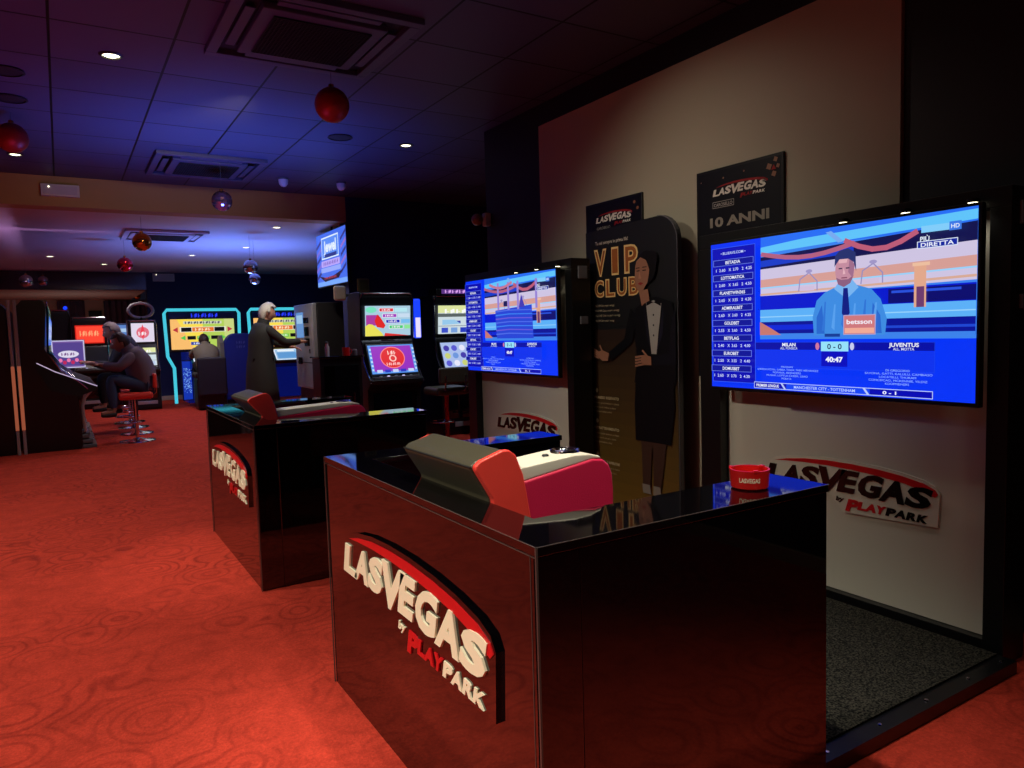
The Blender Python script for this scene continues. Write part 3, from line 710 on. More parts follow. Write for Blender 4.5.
# ------------------------------------------------------------------ wall posters and standee
def small_logo(c, u, v, w, col=(225, 220, 210), red=(150, 30, 34)):
    k = w/0.97
    g = lambda q: ((u+q[1]*k), (u+q[2]*k), v+(q[3]-0.458)*k, v+(q[4]-0.458)*k)
    c.k += 1; l = c.k
    for q in LAS: c.glyph(q[0], *g(q), col, 0.045, 0.28, l)
    c.poly([(u+a_*k, v+(b_-0.458)*k) for a_, b_ in ARC_OUT+ARC_IN], red, l)
    for q in PLAY: c.glyph(q[0], *g(q), red, 0.05, 0.28, l)
    for q in PARK: c.glyph(q[0], *g(q), col, 0.05, 0.28, l)
def poster(y_left, w, ztop, zbot, label, anni):
    X = 3.118
    root = empty('wall_poster', (X, y_left-w/2, zbot), label=label, cat='poster')
    J = Matrix.Translation((-X, -(y_left-w/2), -zbot))
    b = MB(); b.box(X, 3.134, y_left-w, y_left, zbot, ztop, 0.002, M=J)
    fr = b.build('frame', M['black_satin'], root)
    c = Canvas(J @ Vector((X-0.0005, y_left, ztop)), (0, -1, 0), (0, 0, 1), 0.0004)
    c.rect(0.015, -(ztop-zbot)+0.015, w-0.015, -0.015, (12, 10, 22))
    if anni:
        small_logo(c, 0.12, -0.150, 0.36)
        c.frame(0.12, -0.215, 0.27, -0.180, 0.003, (160, 155, 150)); c.text('CAROSELLO', 0.195, -0.198, 0.018, (180, 175, 170), 0.01, wid=0.13)
        c.text('10 ANNI', 0.30, -0.29, 0.050, (150, 142, 132), 0.04, wid=0.40)
        for (u, v, r) in ((0.50, -0.06, 0.018), (0.54, -0.03, 0.014), (0.53, -0.10, 0.016), (0.555, -0.065, 0.012), (0.34, -0.05, 0.006), (0.20, -0.06, 0.006), (0.04, -0.06, 0.005)):
            c.poly([(u-r, v-r*0.4), (u+r*0.4, v-r), (u+r, v+r*0.4), (u-r*0.4, v+r)], (150, 110, 90))
        c.poly([(0.515, -0.08), (0.53, -0.055), (0.545, -0.08)], (150, 30, 30))
    else:
        small_logo(c, 0.11, -0.135, 0.36); c.text('CAROSELLO', 0.19, -0.170, 0.018, (160, 155, 150), 0.01, wid=0.14)
        for (u, v) in ((0.5, -0.05), (0.53, -0.09)): c.ell(u, v, 0.012, 0.01, (140, 90, 70))
    c.build('print', M['print'], root)
poster(3.02, 0.585, 2.095, 0.95, 'framed black 10 ANNI poster on the wall above the nearer television', True)
poster(4.047, 0.567, 2.075, 0.95, 'framed black LASVEGAS poster on the wall behind the VIP CLUB standee', False)

st = empty('advertising_standee', (3.0, 3.45, 0), label='tall VIP CLUB standee with printed woman in black suit between the television units', cat='standee')
J = Matrix.Translation((-3.0, -3.45, 0))
SX = 2.985; yl, yr = 3.88, 3.045   # left and right edge
w = yl-yr; Ht = 1.880
out = [(yl, 0.02), (yl, Ht-0.015)] + [(yr+0.16-0.16*math.sin(t), Ht-0.0-0.16+0.16*math.cos(t)) for t in [i*PI/16 for i in range(9)]] + [(yr, 0.02)]
b = MB(); b.prism(out, SX, SX+0.03, 'x', M=J); b.build('board', M['standee'], st)
b = MB(); b.prism([(y*1.0, z) for y, z in [(yr-0.004, 0.02), (yr-0.004, Ht-0.16)] + [(yr+0.156-0.16*math.cos(t), Ht-0.156+0.16*math.sin(t)) for t in [i*PI/16 for i in range(9)]] + [(yr+0.16, Ht-0.004)] + [(yr+0.16-0.16*math.sin(t), Ht-0.16+0.16*math.cos(t)) for t in [i*PI/16 for i in range(9)]] + [(yr, 0.02)]], SX-0.002, SX+0.032, 'x', M=J); b.build('edge_strip', M['grey_plastic'], st)
b = MB(); b.box(SX-0.045, SX+0.12, yr+0.05, yl-0.05, 0, 0.02, 0.003, M=J); b.build('foot', M['black_satin'], st)
c = Canvas(J @ Vector((SX-0.0006, yl, 0)), (0, -1, 0), (0, 0, 1), 0.0004)
# gold gradient-free lower ground: printed ochre fading up in printed bands
for i in range(16):
    z0 = 0.03+i*0.075; t = i/15
    c.rect(0.004, z0, w-0.006, z0+0.0755, (int(118-74*t), int(92-62*t), int(36-10*t)), 1)
c.k = 1
IV = (196, 172, 130)
c.text('Tu sei sempre in prima fila!', 0.26, 1.785, 0.022, (190, 180, 165), 0.01, wid=0.32)
def neonword(t, u0, u1, v0, v1, n):
    k = (u1-u0)/n
    for i, ch in enumerate(t):
        a0 = u0+i*k; a1 = a0+k*(0.86 if ch != 'I' else 0.42); a0b = a0+(0.18*k if ch == 'I' else 0); a1b = a1+(0.22*k if ch == 'I' else 0)
        c.glyph(ch, a0b, a1b, v0, v1, (225, 190, 130), 0.055, 0, 3)
        m_ = (a1b-a0b)*0.10; n_ = (v1-v0)*0.07
        c.glyph(ch, a0b+m_, a1b-m_, v0+n_, v1-n_, (150, 84, 40), 0.01, 0, 5)
neonword('VIP', 0.085, 0.53, 1.57, 1.745, 3)
neonword('CLUB', 0.085, 0.53, 1.435, 1.55, 4)
c.k = 6
for i in range(4): c.text('Vivi il VIP Club e scopri i vantaggi', 0.09, 1.385-0.032*i, 0.014, (170, 155, 130), 0.0, 'l', wid=(0.19, 0.24, 0.25, 0.19)[i])
for blk, v in ((0, 0.80), (1, 0.60), (2, 0.38)):
    c.ell(0.09, v+0.035, 0.014, 0.014, (180, 165, 130)); 
    c.text(('INGRESSO RISERVATO', 'INTRATTENIMENTO', 'ANTIPASTI E APERITIVI')[blk], 0.06, v-0.01, 0.018, (190, 175, 140), 0.015, 'l', wid=0.25)
    for i in range(3): c.text('servizi e posti dedicati ai clienti', 0.06, v-0.045-0.028*i, 0.012, (165, 150, 120), 0.0, 'l', wid=(0.25, 0.22, 0.18)[i])
# the printed woman
def wxf(u, v):
    u2 = 0.49+(u-0.44)*1.2 if u > 0.44 else 0.12+(u-0.10)*1.088
    return (min(u2, w-0.004), 0.215+0.8*v if v < 0.92 else v+0.03)
def hxf(u, v): return (u*1.12-0.075, v+0.035)
c.xf = wxf
SU = (9, 9, 15); SK = (150, 104, 84)
c.poly([(0.475, 0.02), (0.47, 0.35), (0.455, 0.55), (0.66, 0.55), (0.635, 0.30), (0.60, 0.02), (0.555, 0.02), (0.552, 0.38), (0.545, 0.38), (0.528, 0.02)], (66, 44, 36))
c.poly([(0.475, 0.02), (0.47, 0.09), (0.525, 0.09), (0.535, 0.02)], (130, 124, 116)); c.poly([(0.55, 0.02), (0.553, 0.09), (0.60, 0.09), (0.61, 0.02)], (130, 124, 116))
c.poly([(0.425, 0.42), (0.42, 0.70), (0.44, 0.92), (0.70, 0.92), (0.71, 0.70), (0.68, 0.42)], SU)                                   # skirt
c.poly([(0.42, 0.86), (0.45, 1.02), (0.43, 1.15), (0.44, 1.32), (0.52, 1.38), (0.60, 1.385), (0.70, 1.35), (0.75, 1.20), (0.775, 1.02), (0.72, 0.86)], SU)   # jacket
c.poly([(0.45, 1.28), (0.41, 1.12), (0.22, 1.0), (0.20, 1.055), (0.34, 1.14), (0.40, 1.33)], SU)                                   # left sleeve
c.poly([(0.72, 1.33), (0.765, 1.18), (0.785, 1.05), (0.74, 0.99), (0.56, 0.985), (0.56, 1.03), (0.68, 1.06), (0.69, 1.20)], (16, 16, 26))
c.poly([(0.52, 1.355), (0.555, 1.05), (0.59, 1.05), (0.63, 1.345), (0.575, 1.365)], (158, 154, 150))
c.poly([(0.505, 1.36), (0.555, 1.05), (0.52, 1.17)], (26, 26, 40)); c.poly([(0.645, 1.35), (0.59, 1.05), (0.64, 1.18)], (26, 26, 40))
c.poly([(0.525, 1.335), (0.575, 1.355), (0.625, 1.33), (0.625, 1.37), (0.575, 1.352), (0.525, 1.375)], (12, 12, 18))
for i in range(3): c.ell(0.574, 1.28-0.06*i, 0.005, 0.006, (40, 40, 50))
c.xf = hxf
c.poly([(0.56, 1.33), (0.54, 1.42), (0.61, 1.43), (0.62, 1.36), (0.58, 1.345)], SK)
c.ell(0.60, 1.56, 0.075, 0.095, (14, 11, 14)); c.ell(0.64, 1.60, 0.045, 0.05, (14, 11, 14))
c.poly([(0.515, 1.57), (0.508, 1.50), (0.515, 1.455), (0.54, 1.415), (0.575, 1.425), (0.61, 1.47), (0.625, 1.54), (0.60, 1.60), (0.555, 1.62), (0.525, 1.60)], SK)
c.rect(0.525, 1.538, 0.55, 1.544, (30, 18, 18)); c.rect(0.572, 1.538, 0.60, 1.544, (30, 18, 18)); c.rect(0.52, 1.556, 0.55, 1.561, (30, 18, 18)); c.rect(0.572, 1.557, 0.605, 1.562, (30, 18, 18))
c.poly([(0.550, 1.54), (0.540, 1.495), (0.562, 1.493)], (176, 124, 100)); c.poly([(0.535, 1.465), (0.555, 1.473), (0.58, 1.466), (0.556, 1.455)], (140, 40, 40))
# hands with fingers
c.xf = wxf
c.poly([(0.20, 1.0), (0.21, 1.05), (0.15, 1.07), (0.10, 1.055), (0.10, 1.03), (0.15, 1.0)], SK)
for i in range(4): c.band([(0.115, 1.055-0.012*i), (0.055+0.006*i, 1.085-0.018*i)], 0.011, SK)
c.band([(0.15, 1.065), (0.13, 1.10)], 0.012, SK)
c.poly([(0.56, 0.985), (0.56, 1.035), (0.51, 1.045), (0.48, 1.02), (0.50, 0.985)], SK)
for i in range(4): c.band([(0.51, 1.038-0.016*i), (0.445, 1.030-0.018*i)], 0.012, SK)
c.band([(0.53, 1.04), (0.50, 1.07)], 0.012, SK)
c.build('print', M['print'], st)

# ------------------------------------------------------------------ ceiling fittings
def cassette(cx, cyy, z, m, label):
    root = empty('air_conditioner', (cx, cyy, z), label=label, cat='air conditioner', group='square ceiling air conditioners')
    s = 0.48
    b = MB()
    for (x0, x1, y0, y1) in ((-s, s, -s, -s+0.06), (-s, s, s-0.06, s), (-s, -s+0.06, -s+0.06, s-0.06), (s-0.06, s, -s+0.06, s-0.06)): b.box(x0, x1, y0, y1, -0.035, 0, 0.006)
    b.build('frame', m, root, smooth=True)
    b = MB(); b.box(-s+0.06, s-0.06, -s+0.06, s-0.06, -0.004, 0); b.build('recess', M['black_matte'], root)
    b = MB(); b.box(-0.33, 0.33, -0.33, 0.33, -0.045, -0.006, 0.01); b.build('center_plate', m, root, smooth=True)
    for k in range(4):
        b = MB(); b.box(-0.27, 0.27, 0.352, 0.402, -0.032, -0.024, 0.003, M=Matrix.Rotation(k*PI/2, 4, 'Z') @ Matrix.Rotation(0.0, 4, 'X')); b.build('louver', m, root)
    b = MB(); b.box(-0.26, 0.26, -0.26, 0.26, -0.050, -0.045)
    for i in range(27):
        t = -0.26+0.02*i
        b.box(t-0.002, t+0.002, -0.26, 0.26, -0.054, -0.050); b.box(-0.26, 0.26, t-0.002, t+0.002, -0.054, -0.050)
    b.build('grille', M['grille'], root)
cassette(1.29, 4.14, CZ, M['vent_grey'], 'large ceiling air conditioner cassette nearest the camera, with dark square grille')
cassette(1.30, 7.68, CZ, M['vent_grey'], 'ceiling air conditioner cassette just in front of the ochre beam')
cassette(1.24, 10.6, LZ, M['vent_white'], 'pale air conditioner cassette in the lower ceiling behind the beam')

def downlight(x, y, z, label, grp):
    root = empty('downlight', (x, y, z), label=label, cat='ceiling light', group=grp)
    b = MB(); b.lathe([(0.062, 0.0), (0.066, -0.004), (0.05, -0.010), (0.048, 0.0)], n=24); b.build('ring', M['black_satin'] if z > 2.8 else M['white_plastic'], root, smooth=True)
    b = MB(); b.lathe([(0, -0.007), (0.035, -0.006), (0.047, 0.0)], n=24); b.build('lens', M['lamp'], root)
downlight(0.358, 4.96, CZ, 'bright round downlight in the dark tiles left of the large air conditioner', 'downlights in the dark ceiling')
downlight(2.738, 6.15, CZ, 'small round downlight in the dark tiles right of the red bauble', 'downlights in the dark ceiling')
downlight(-0.236, 7.87, CZ, 'round downlight at the left edge, below the left red bauble', 'downlights in the dark ceiling')
for x, y, l in ((1.922, 13.035, 'round downlight in the lower ceiling above the first neon machine'), (0.742, 14.9, 'round downlight in the lower ceiling beside the small red bauble'), (2.40, 9.45, 'round downlight in the lower ceiling near the hanging screen'),
                (-0.057, 13.73, 'round downlight in the lower ceiling at far left'), (2.494, 11.685, 'faint round downlight in the lower ceiling above the silver baubles')):
    downlight(x, y, LZ, l, 'downlights in the lower ceiling')
for i, (x, y, l) in enumerate(((-0.187, 6.11, 'dark round ceiling speaker at the left edge, nearer the red bauble'), (-0.183, 5.51, 'dark round ceiling speaker at the left edge, further from the beam'), (2.128, 6.136, 'dark round ceiling speaker beside the large red bauble'))):
    root = empty('ceiling_speaker', (x, y, CZ), label=l, cat='speaker', group='round ceiling speakers')
    b = MB(); b.lathe([(0.10, 0), (0.105, -0.008), (0.09, -0.012), (0.088, 0)], n=28); b.build('rim', M['black_matte'], root, smooth=True)
    b = MB(); b.lathe([(0, -0.008), (0.088, -0.006)], n=28); b.build('grille', M['grille'], root)
for x, y, l in ((2.115, 7.95, 'white dome sensor on the dark ceiling, left of the pair'), (2.734, 7.92, 'white dome sensor on the dark ceiling, right of the pair')):
    root = empty('ceiling_sensor', (x, y, CZ), label=l, cat='sensor', group='white ceiling sensors')
    b = MB(); b.lathe([(0, -0.02), (0.055, -0.02), (0.058, 0)], n=24); b.build('base', M['grey_plastic'], root, smooth=True)
    b = MB(); b.lathe([(0, -0.095), (0.025, -0.088), (0.045, -0.065), (0.05, -0.035), (0.05, -0.02)], n=24); b.build('dome', M['white_plastic'], root, smooth=True)

# exit sign plates
def plate(x0, x1, y, z0, z1, label):
    root = empty('emergency_light', ((x0+x1)/2, y, z0), label=label, cat='emergency light')
    J = Matrix.Translation((-(x0+x1)/2, -y, -z0))
    b = MB(); b.box(x0, x1, y-0.045, y-0.001, z0, z1, 0.006, M=J); b.build('housing', M['white_plastic'], root, smooth=True)
    b = MB(); b.box(x0+0.02, x1-0.02, y-0.05, y-0.045, z0+0.02, z1-0.02, 0.002, M=J); b.build('diffuser', M['vent_white'], root)
    b = MB(); b.ball((x0+0.07, y-0.052, z1-0.03), 0.006, M=J, seg=10, rings=6); b.build('indicator', M['lamp'], root)
plate(-0.074, 0.261, 8.75, 2.715, 2.835, 'white emergency light box on the ochre beam at left')
plate(1.673, 2.08, 16.6, 2.44, 2.60, 'small pale emergency light box high on the far navy wall')

# PIR sensor at the wall end, alarm box, siren
root = empty('motion_sensor', (3.12, 5.43, 2.18), label='round motion sensor on a white bracket at the dark wall corner', cat='sensor')
b = MB(); b.box(-0.02, 0.04, -0.03, 0.03, -0.055, 0.055, 0.01); b.build('bracket', M['white_plastic'], root, smooth=True)
b = MB(); b.ball((-0.07, 0.02, 0.0), 0.05); b.build('head', mat('bronze plastic', (150, 110, 84), 0.3), root, smooth=True)
root = empty('alarm_button', (3.235, 8.735, 1.85), label='square olive alarm plate on the navy wall above the slot machine', cat='alarm plate')
b = MB(); b.box(-0.08, 0.08, -0.03, 0.012, -0.085, 0.085, 0.02); b.build('casing', mat('olive plastic', (116, 122, 92), 0.5), root, smooth=True)
b = MB(); b.box(-0.055, 0.055, -0.034, -0.03, -0.06, 0.06, 0.002); b.build('button', mat('green plastic', (78, 92, 60), 0.5), root)
root = empty('siren', (2.93, 8.72, 1.66), label='cream oblong siren hanging under the screen at the wall edge', cat='siren')
b = MB(); b.box(-0.075, 0.075, -0.03, 0.03, 0, 0.18, 0.028, seg=4); b.build('casing', mat('cream plastic', (222, 214, 190), 0.4), root, smooth=True)
b = MB(); b.box(0.03, 0.14, -0.01, 0.02, 0.05, 0.08, 0.003); b.build('bracket', M['grey_plastic'], root)

# baubles
def bauble(x, y, z, r, m, top, label, disco=False):
    root = empty('hanging_bauble', (x, y, z), label=label, cat='bauble', group='hanging Christmas baubles')
    b = MB()
    if disco:
        q = bmesh.ops.create_uvsphere(b.bm, u_segments=22, v_segments=14, radius=r); 
    else: b.ball((0, 0, 0), r, seg=32, rings=20)
    b.build('ball', m, root, smooth=not disco)
    b = MB(); b.lathe([(0, r+0.02), (r*0.16, r+0.018), (r*0.17, r-0.012)], n=14); b.build('cap', M['orn_gold'], root)
    b = MB(); b.tube([(0, 0, r+0.01), (0, 0, top-z)], 0.0015, 5); b.build('string', M['grey_plastic'], root)
def at(px, py, d):
    v = F*1.0+Rr*((px-512)/f)-Uu*((py-384)/f)
    return Vector((0, 0, 1.25))+v*d
BB = [((332, 105), 17, 0.105, 'orn_red', CZ, 'large matte red bauble below the nearest air conditioner', 0), ((12, 138), 14.5, 0.105, 'orn_red', CZ, 'matte red bauble cut by the left edge of the picture', 0),
      ((222, 201), 10, 0.094, 'orn_disco', CZ, 'mirrored bauble hanging in front of the ochre beam', 1), ((142, 242), 9, 0.10, 'orn_gold', LZ, 'gold bauble beside the pale air conditioner', 0),
      ((125, 264.5), 7.3, 0.10, 'orn_redshiny', LZ, 'shiny red bauble below and left of the gold one', 0), ((250.5, 267), 7, 0.095, 'orn_silver', LZ, 'silver bauble, upper one of the pair before the navy wall', 0),
      ((255, 279), 5.6, 0.08, 'orn_silver', LZ, 'silver bauble, lower one of the pair before the navy wall', 0),
      ((26, 281), 6.2, 0.10, 'orn_silver', LZ, 'largest silver bauble of the far left cluster', 0), ((43, 281), 4.8, 0.085, 'orn_silver', LZ, 'silver bauble second in the far left cluster', 0),
      ((45, 289.5), 3.5, 0.07, 'orn_redshiny', 2.27, 'small red bauble of the far left cluster', 0), ((46, 296), 3.8, 0.08, 'orn_gold', 2.27, 'small dark gold bauble lowest of the far left cluster', 0),
      ((97, 279), 3.6, 0.07, 'orn_silver', 2.27, 'small silver bauble before the dark bulkhead', 0), ((137, 296), 3.6, 0.08, 'orn_gold', 2.27, 'small bronze bauble before the beige beam beside the navy wall', 0),
      ((74, 256), 3.5, 0.06, 'orn_silver', LZ, 'small grey bauble under the purple part of the lower ceiling', 0), ((23, 271), 3.0, 0.06, 'orn_silver', LZ, 'small grey bauble just above the largest silver one', 0)]
for (p, rp, r, m, top, l, dsc) in BB:
    if top < 2.5:
        d = 17.6 if m != 'orn_redshiny' else 17.0
        r = rp*d/f
    else: d = f*r/rp
    P = at(p[0], p[1], d)
    if top >= 2.5: top = CZ if P.y < 8.75 else LZ
    if p == (332, 105): top = CZ-0.056
    bauble(P.x, P.y, P.z, r, M[m], top, l, dsc)

# ------------------------------------------------------------------ hanging screen
t = empty('hanging_screen', (2.98, 9.2, 1.885), label='lit advertising screen hanging at the edge of the lower ceiling', cat='screen')
J = Matrix.Translation((-2.98, -9.2, -1.885))
b = MB(); b.box(3.0, 3.045, 8.60, 9.80, 1.875, 2.57, 0.004, M=J); b.build('casing', M['black_satin'], t, smooth=True)
b = MB(); b.tube([(3.025, 9.2, 2.57), (3.025, 9.2, LZ)], 0.015, M=J); b.build('bracket', M['black_satin'], t)
c = Canvas(J @ Vector((2.999, 9.79, 1.887)), Vector((0, -1, 0)), Vector((0, 0, 1)), 0.0006)
c.rect(0, 0, 1.18, 0.675, (70, 110, 235)); c.rect(0, 0, 1.18, 0.06, (120, 170, 255))
for i in range(5):
    c.poly([(0.0, 0.52-0.1*i), (0.2, 0.60-0.1*i), (0.2, 0.56-0.1*i), (0.0, 0.48-0.1*i)], ((50, 46, 130), (130, 110, 220))[i % 2])
    c.poly([(0.98, 0.55-0.1*i), (1.18, 0.64-0.1*i), (1.18, 0.60-0.1*i), (0.98, 0.51-0.1*i)], ((50, 46, 130), (150, 110, 200))[i % 2])
c.rect(0.24, 0.34, 0.92, 0.62, (90, 140, 240)); c.frame(0.24, 0.34, 0.92, 0.62, 0.018, (225, 240, 255)); c.text('Jewel', 0.58, 0.50, 0.14, (230, 240, 255), 0.04, wid=0.5); c.rect(0.36, 0.355, 0.84, 0.40, (40, 50, 130))
c.rect(0.22, 0.24, 0.95, 0.32, (190, 170, 250)); c.bars(0.59, 0.28, 0.05, 0.6, (120, 90, 190), 12); c.rect(0.2, 0.17, 0.98, 0.23, (150, 170, 250))
c.poly([(0.1, 0.14), (0.4, 0.10), (0.7, 0.11), (1.05, 0.16), (0.9, 0.07), (0.35, 0.05)], (40, 20, 50)); c.bars(0.58, 0.095, 0.03, 0.5, (190, 60, 80), 9)
c.build('screen', M['screen'], t)

# ------------------------------------------------------------------ slot machines
def slot_machine(name, loc, rz, label, group, upper, lower, mside='black_satin', w=0.60, H=1.72, topper=None, up=0.0):
    """faces local -Y; upper/lower: functions drawing on a Canvas with unit size 1 x h"""
    root = empty(name, loc, rz, label=label, cat='slot machine', group=group)
    hw = w/2
    # side profile in y,z (front is -y)
    P = [(0.30, 0), (-0.26, 0), (-0.28, 0.05), (-0.27, 0.62), (-0.36, 0.68), (-0.37, 0.73), (-0.30, 0.76), (-0.17+up*0.5, 0.92), (-0.12+up, 1.14), (-0.10+up, 1.18), (-0.14+up, H-0.08), (-0.12+up, H-0.01), (-0.08+up, H), (0.22, H), (0.30, H-0.1)]
    b = MB(); b.prism(P, -hw, hw, 'x'); o = b.build('cabinet', M[mside], root, smooth=True, angle=0.5)
    bevel_mod(o, 0.008, 2, 0.5)
    b = MB()
    for s in (-1, 1):
        b.tube([(s*(hw-0.004), -0.366, 0.70), (s*(hw-0.004), -0.30, 0.772), (s*(hw-0.004), -0.175+up*0.5, 0.93), (s*(hw-0.004), -0.125+up, 1.14), (s*(hw-0.004), -0.15+up, H-0.08), (s*(hw-0.03), -0.145+up, H-0.02)], 0.008, 8)
    b.tube([(-hw+0.03, -0.145+up, H-0.02), (hw-0.03, -0.145+up, H-0.02)], 0.008, 8)
    b.build('trim', M['chrome'], root, smooth=True)
    b = MB(); b.box(-hw+0.05, hw-0.05, -0.355, -0.29, 0.735, 0.765, 0.006)
    b.build('button_deck', M['grey_plastic'], root, smooth=True)
    for i in range(5):
        q = MB(); q.lathe([(0, 0.010), (0.014, 0.008), (0.018, 0)], (-0.18+0.09*i, -0.325, 0.765), 12); q.build('button', M['white_led'] if i % 2 else M['steel'], root)
    b = MB(); b.box(-0.16, 0.16, -0.29, -0.27, 0.10, 0.16, 0.004); b.build('coin_tray', M['steel'], root)
    b = MB(); b.box(-hw+0.06, hw-0.06, -0.282, -0.268, 0.2, 0.58, 0.004); b.build('door_panel', M['black_gloss'], root)
    def scr(O, W, ww, hh, fn, nm):
        c = Canvas(O, Vector((1, 0, 0))*ww, W.normalized()*ww, 0.0008); fn(c, hh/ww); c.build(nm, M['screen'], root)
    ww = w-0.09
    if upper: scr((-ww/2, -0.138+up, 1.22), Vector((0, -0.038, H-0.08-1.18)), ww, 0.34, upper, 'upper_screen')
    if lower:
        a0 = Vector((0, -0.305, 0.775)); a1 = Vector((0, -0.172, 0.935)); a2 = Vector((0, -0.127, 1.12))
        d = (Vector((0, -0.14, 1.10))-Vector((0, -0.30, 0.775)))
        # a tilted screen slab over the slope
        n = Vector((1, 0, 0)).cross(d).normalized()
        b = MB(); e0 = Vector((0, -0.30, 0.785)); e1 = Vector((0, -0.155, 1.13))
        b.prism([(e0.y-0.01, e0.z-0.01), (e1.y-0.01, e1.z), (e1.y+0.05, e1.z), (e0.y+0.13, e0.z+0.02)], -ww/2-0.012, ww/2+0.012, 'x'); b.build('screen_housing', M['black_satin'], root)
        dd = e1-e0
        scr((-ww/2, e0.y-0.0125, e0.z+0.012), Vector((0, dd.y, dd.z)), ww, dd.length-0.03, lower, 'lower_screen')
    if topper: topper(root, H)
    return root
def s_fruit(c, h):
    c.rect(0, 0, 1, h, (170, 205, 225)); c.ell(0.13, h*0.87, 0.12, h*0.10, (120, 225, 190)); c.rect(0.02, h*0.35, 0.3, h*0.7, (170, 60, 160))
    c.poly([(0, 0), (0, h*0.33), (0.08, h*0.4), (0.16, h*0.38), (0.36, h*0.1), (0.4, 0)], (235, 225, 90)); c.poly([(0.2, h*0.5), (0.26, h*0.72), (0.33, h*0.62), (0.44, h*0.35), (0.4, h*0.25), (0.25, h*0.3)], (225, 40, 40))
    for i, (col, col2) in enumerate((((222, 50, 60), (180, 230, 240)), ((160, 60, 190), (200, 220, 240)), ((30, 50, 190), (120, 190, 240)), ((70, 205, 120), (140, 230, 150)))):
        v = h*(0.80-0.19*i); u = 0.30+0.07*i
        c.rect(u, v, u+0.32, v+h*0.13, (245, 240, 250)); c.rect(u+0.01, v+h*0.015, u+0.31, v+h*0.115, col); c.bars(u+0.16, v+h*0.065, h*0.06, 0.2, (250, 240, 250), 5)
        c.rect(u+0.34, v, min(0.98, u+0.62), v+h*0.13, col2)
    c.poly([(0.4, 0), (0.42, h*0.1), (0.7, h*0.05), (0.95, 0)], (220, 50, 50))
def s_purple(c, h):
    c.rect(0, 0, 1, h, (90, 150, 235)); c.rect(0.06, h*0.08, 0.94, h*0.96, (150, 40, 190)); c.ell(0.5, h*0.55, 0.27, h*0.38, (255, 130, 130)); c.ell(0.5, h*0.55, 0.25, h*0.35, (225, 30, 36))
    c.bars(0.5, h*0.72, h*0.14, 0.2, (255, 210, 200), 3); c.ell(0.5, h*0.52, 0.08, h*0.12, (255, 200, 190)); c.ell(0.5, h*0.52, 0.05, h*0.08, (225, 50, 50)); c.bars(0.5, h*0.32, h*0.10, 0.32, (255, 200, 200), 7)
    for i in range(6): c.rect(0.01, h*(0.1+0.14*i), 0.05, h*(0.17+0.14*i), (190, 220, 250)); c.rect(0.95, h*(0.1+0.14*i), 0.99, h*(0.17+0.14*i), (190, 220, 250))
    for i in range(5): c.rect(0.1+0.17*i, h*0.02, 0.22+0.17*i, h*0.12, ((200, 215, 250), (40, 50, 190))[i % 2])
def s_pale(c, h):
    c.rect(0, 0, 1, h, (205, 220, 226)); c.rect(0, h*0.74, 1, h, (222, 230, 160)); c.rect(0, h*0.6, 1, h*0.72, (90, 100, 100)); c.bars(0.5, h*0.80, h*0.16, 0.7, (250, 252, 250), 5)
    c.rect(0.28, h*0.36, 0.55, h*0.46, (60, 70, 170)); c.poly([(0.1, h*0.5), (0.4, h*0.5), (0.55, h*0.35), (0.1, h*0.32)], (150, 200, 235))
    for i in range(4): c.rect(0.08+0.23*i, h*0.04, 0.24+0.23*i, h*0.22, ((60, 80, 200), (120, 160, 220), (40, 60, 190), (180, 200, 230))[i])
    c.rect(0, h*0.27, 1, h*0.29, (110, 120, 140))
def s_reels(c, h):
    c.rect(0, 0, 1, h, (170, 190, 235))
    for i in range(5):
        for j in range(3): c.ell(0.12+0.19*i, h*(0.22+0.28*j), 0.07, h*0.11, ((90, 90, 210), (230, 230, 250), (200, 210, 120), (110, 150, 220), (70, 60, 170))[(i+2*j) % 5])
G1 = 'slot machines before the dividing navy wall'
def side_light(root, H):
    b = MB(); b.box(0.33, 0.42, -0.14, -0.10, 1.18, 1.64, 0.03, seg=4); b.build('side_light', M['blue_led'], root, smooth=True)
    b = MB(); b.box(0.345, 0.405, -0.148, -0.14, 1.19, 1.42, 0.003); b.build('side_light_diffuser', M['white_led'], root)
    b = MB(); b.box(0.27, 0.40, -0.09, 0.0, 1.2, 1.6, 0.01); b.build('side_bracket', M['black_satin'], root)
slot_machine('slot_machine', (3.195, 8.02, 0), 0, 'slot machine with fruit jackpot screen and purple lower screen', G1, s_fruit, s_purple, topper=side_light, w=0.64)
def top_sign(root, H):
    b = MB(); b.box(-0.27, 0.27, -0.12, 0.1, H, H+0.075, 0.01); b.build('topper', M['black_satin'], root)
    c = Canvas((-0.2, -0.1215, H+0.012), Vector((1, 0, 0))*0.42, Vector((0, 0, 1))*0.42, 0.0008); c.rect(0, 0, 1, 0.13, (90, 50, 130)); c.bars(0.5, 0.065, 0.09, 0.8, (220, 160, 240), 7); c.build('topper_screen', M['screen'], root)
slot_machine('slot_machine', (4.14, 8.10, 0), 0, 'slot machine with pale reel screens half hidden behind the further television', G1, s_pale, s_reels, topper=top_sign, w=0.64, H=1.69)

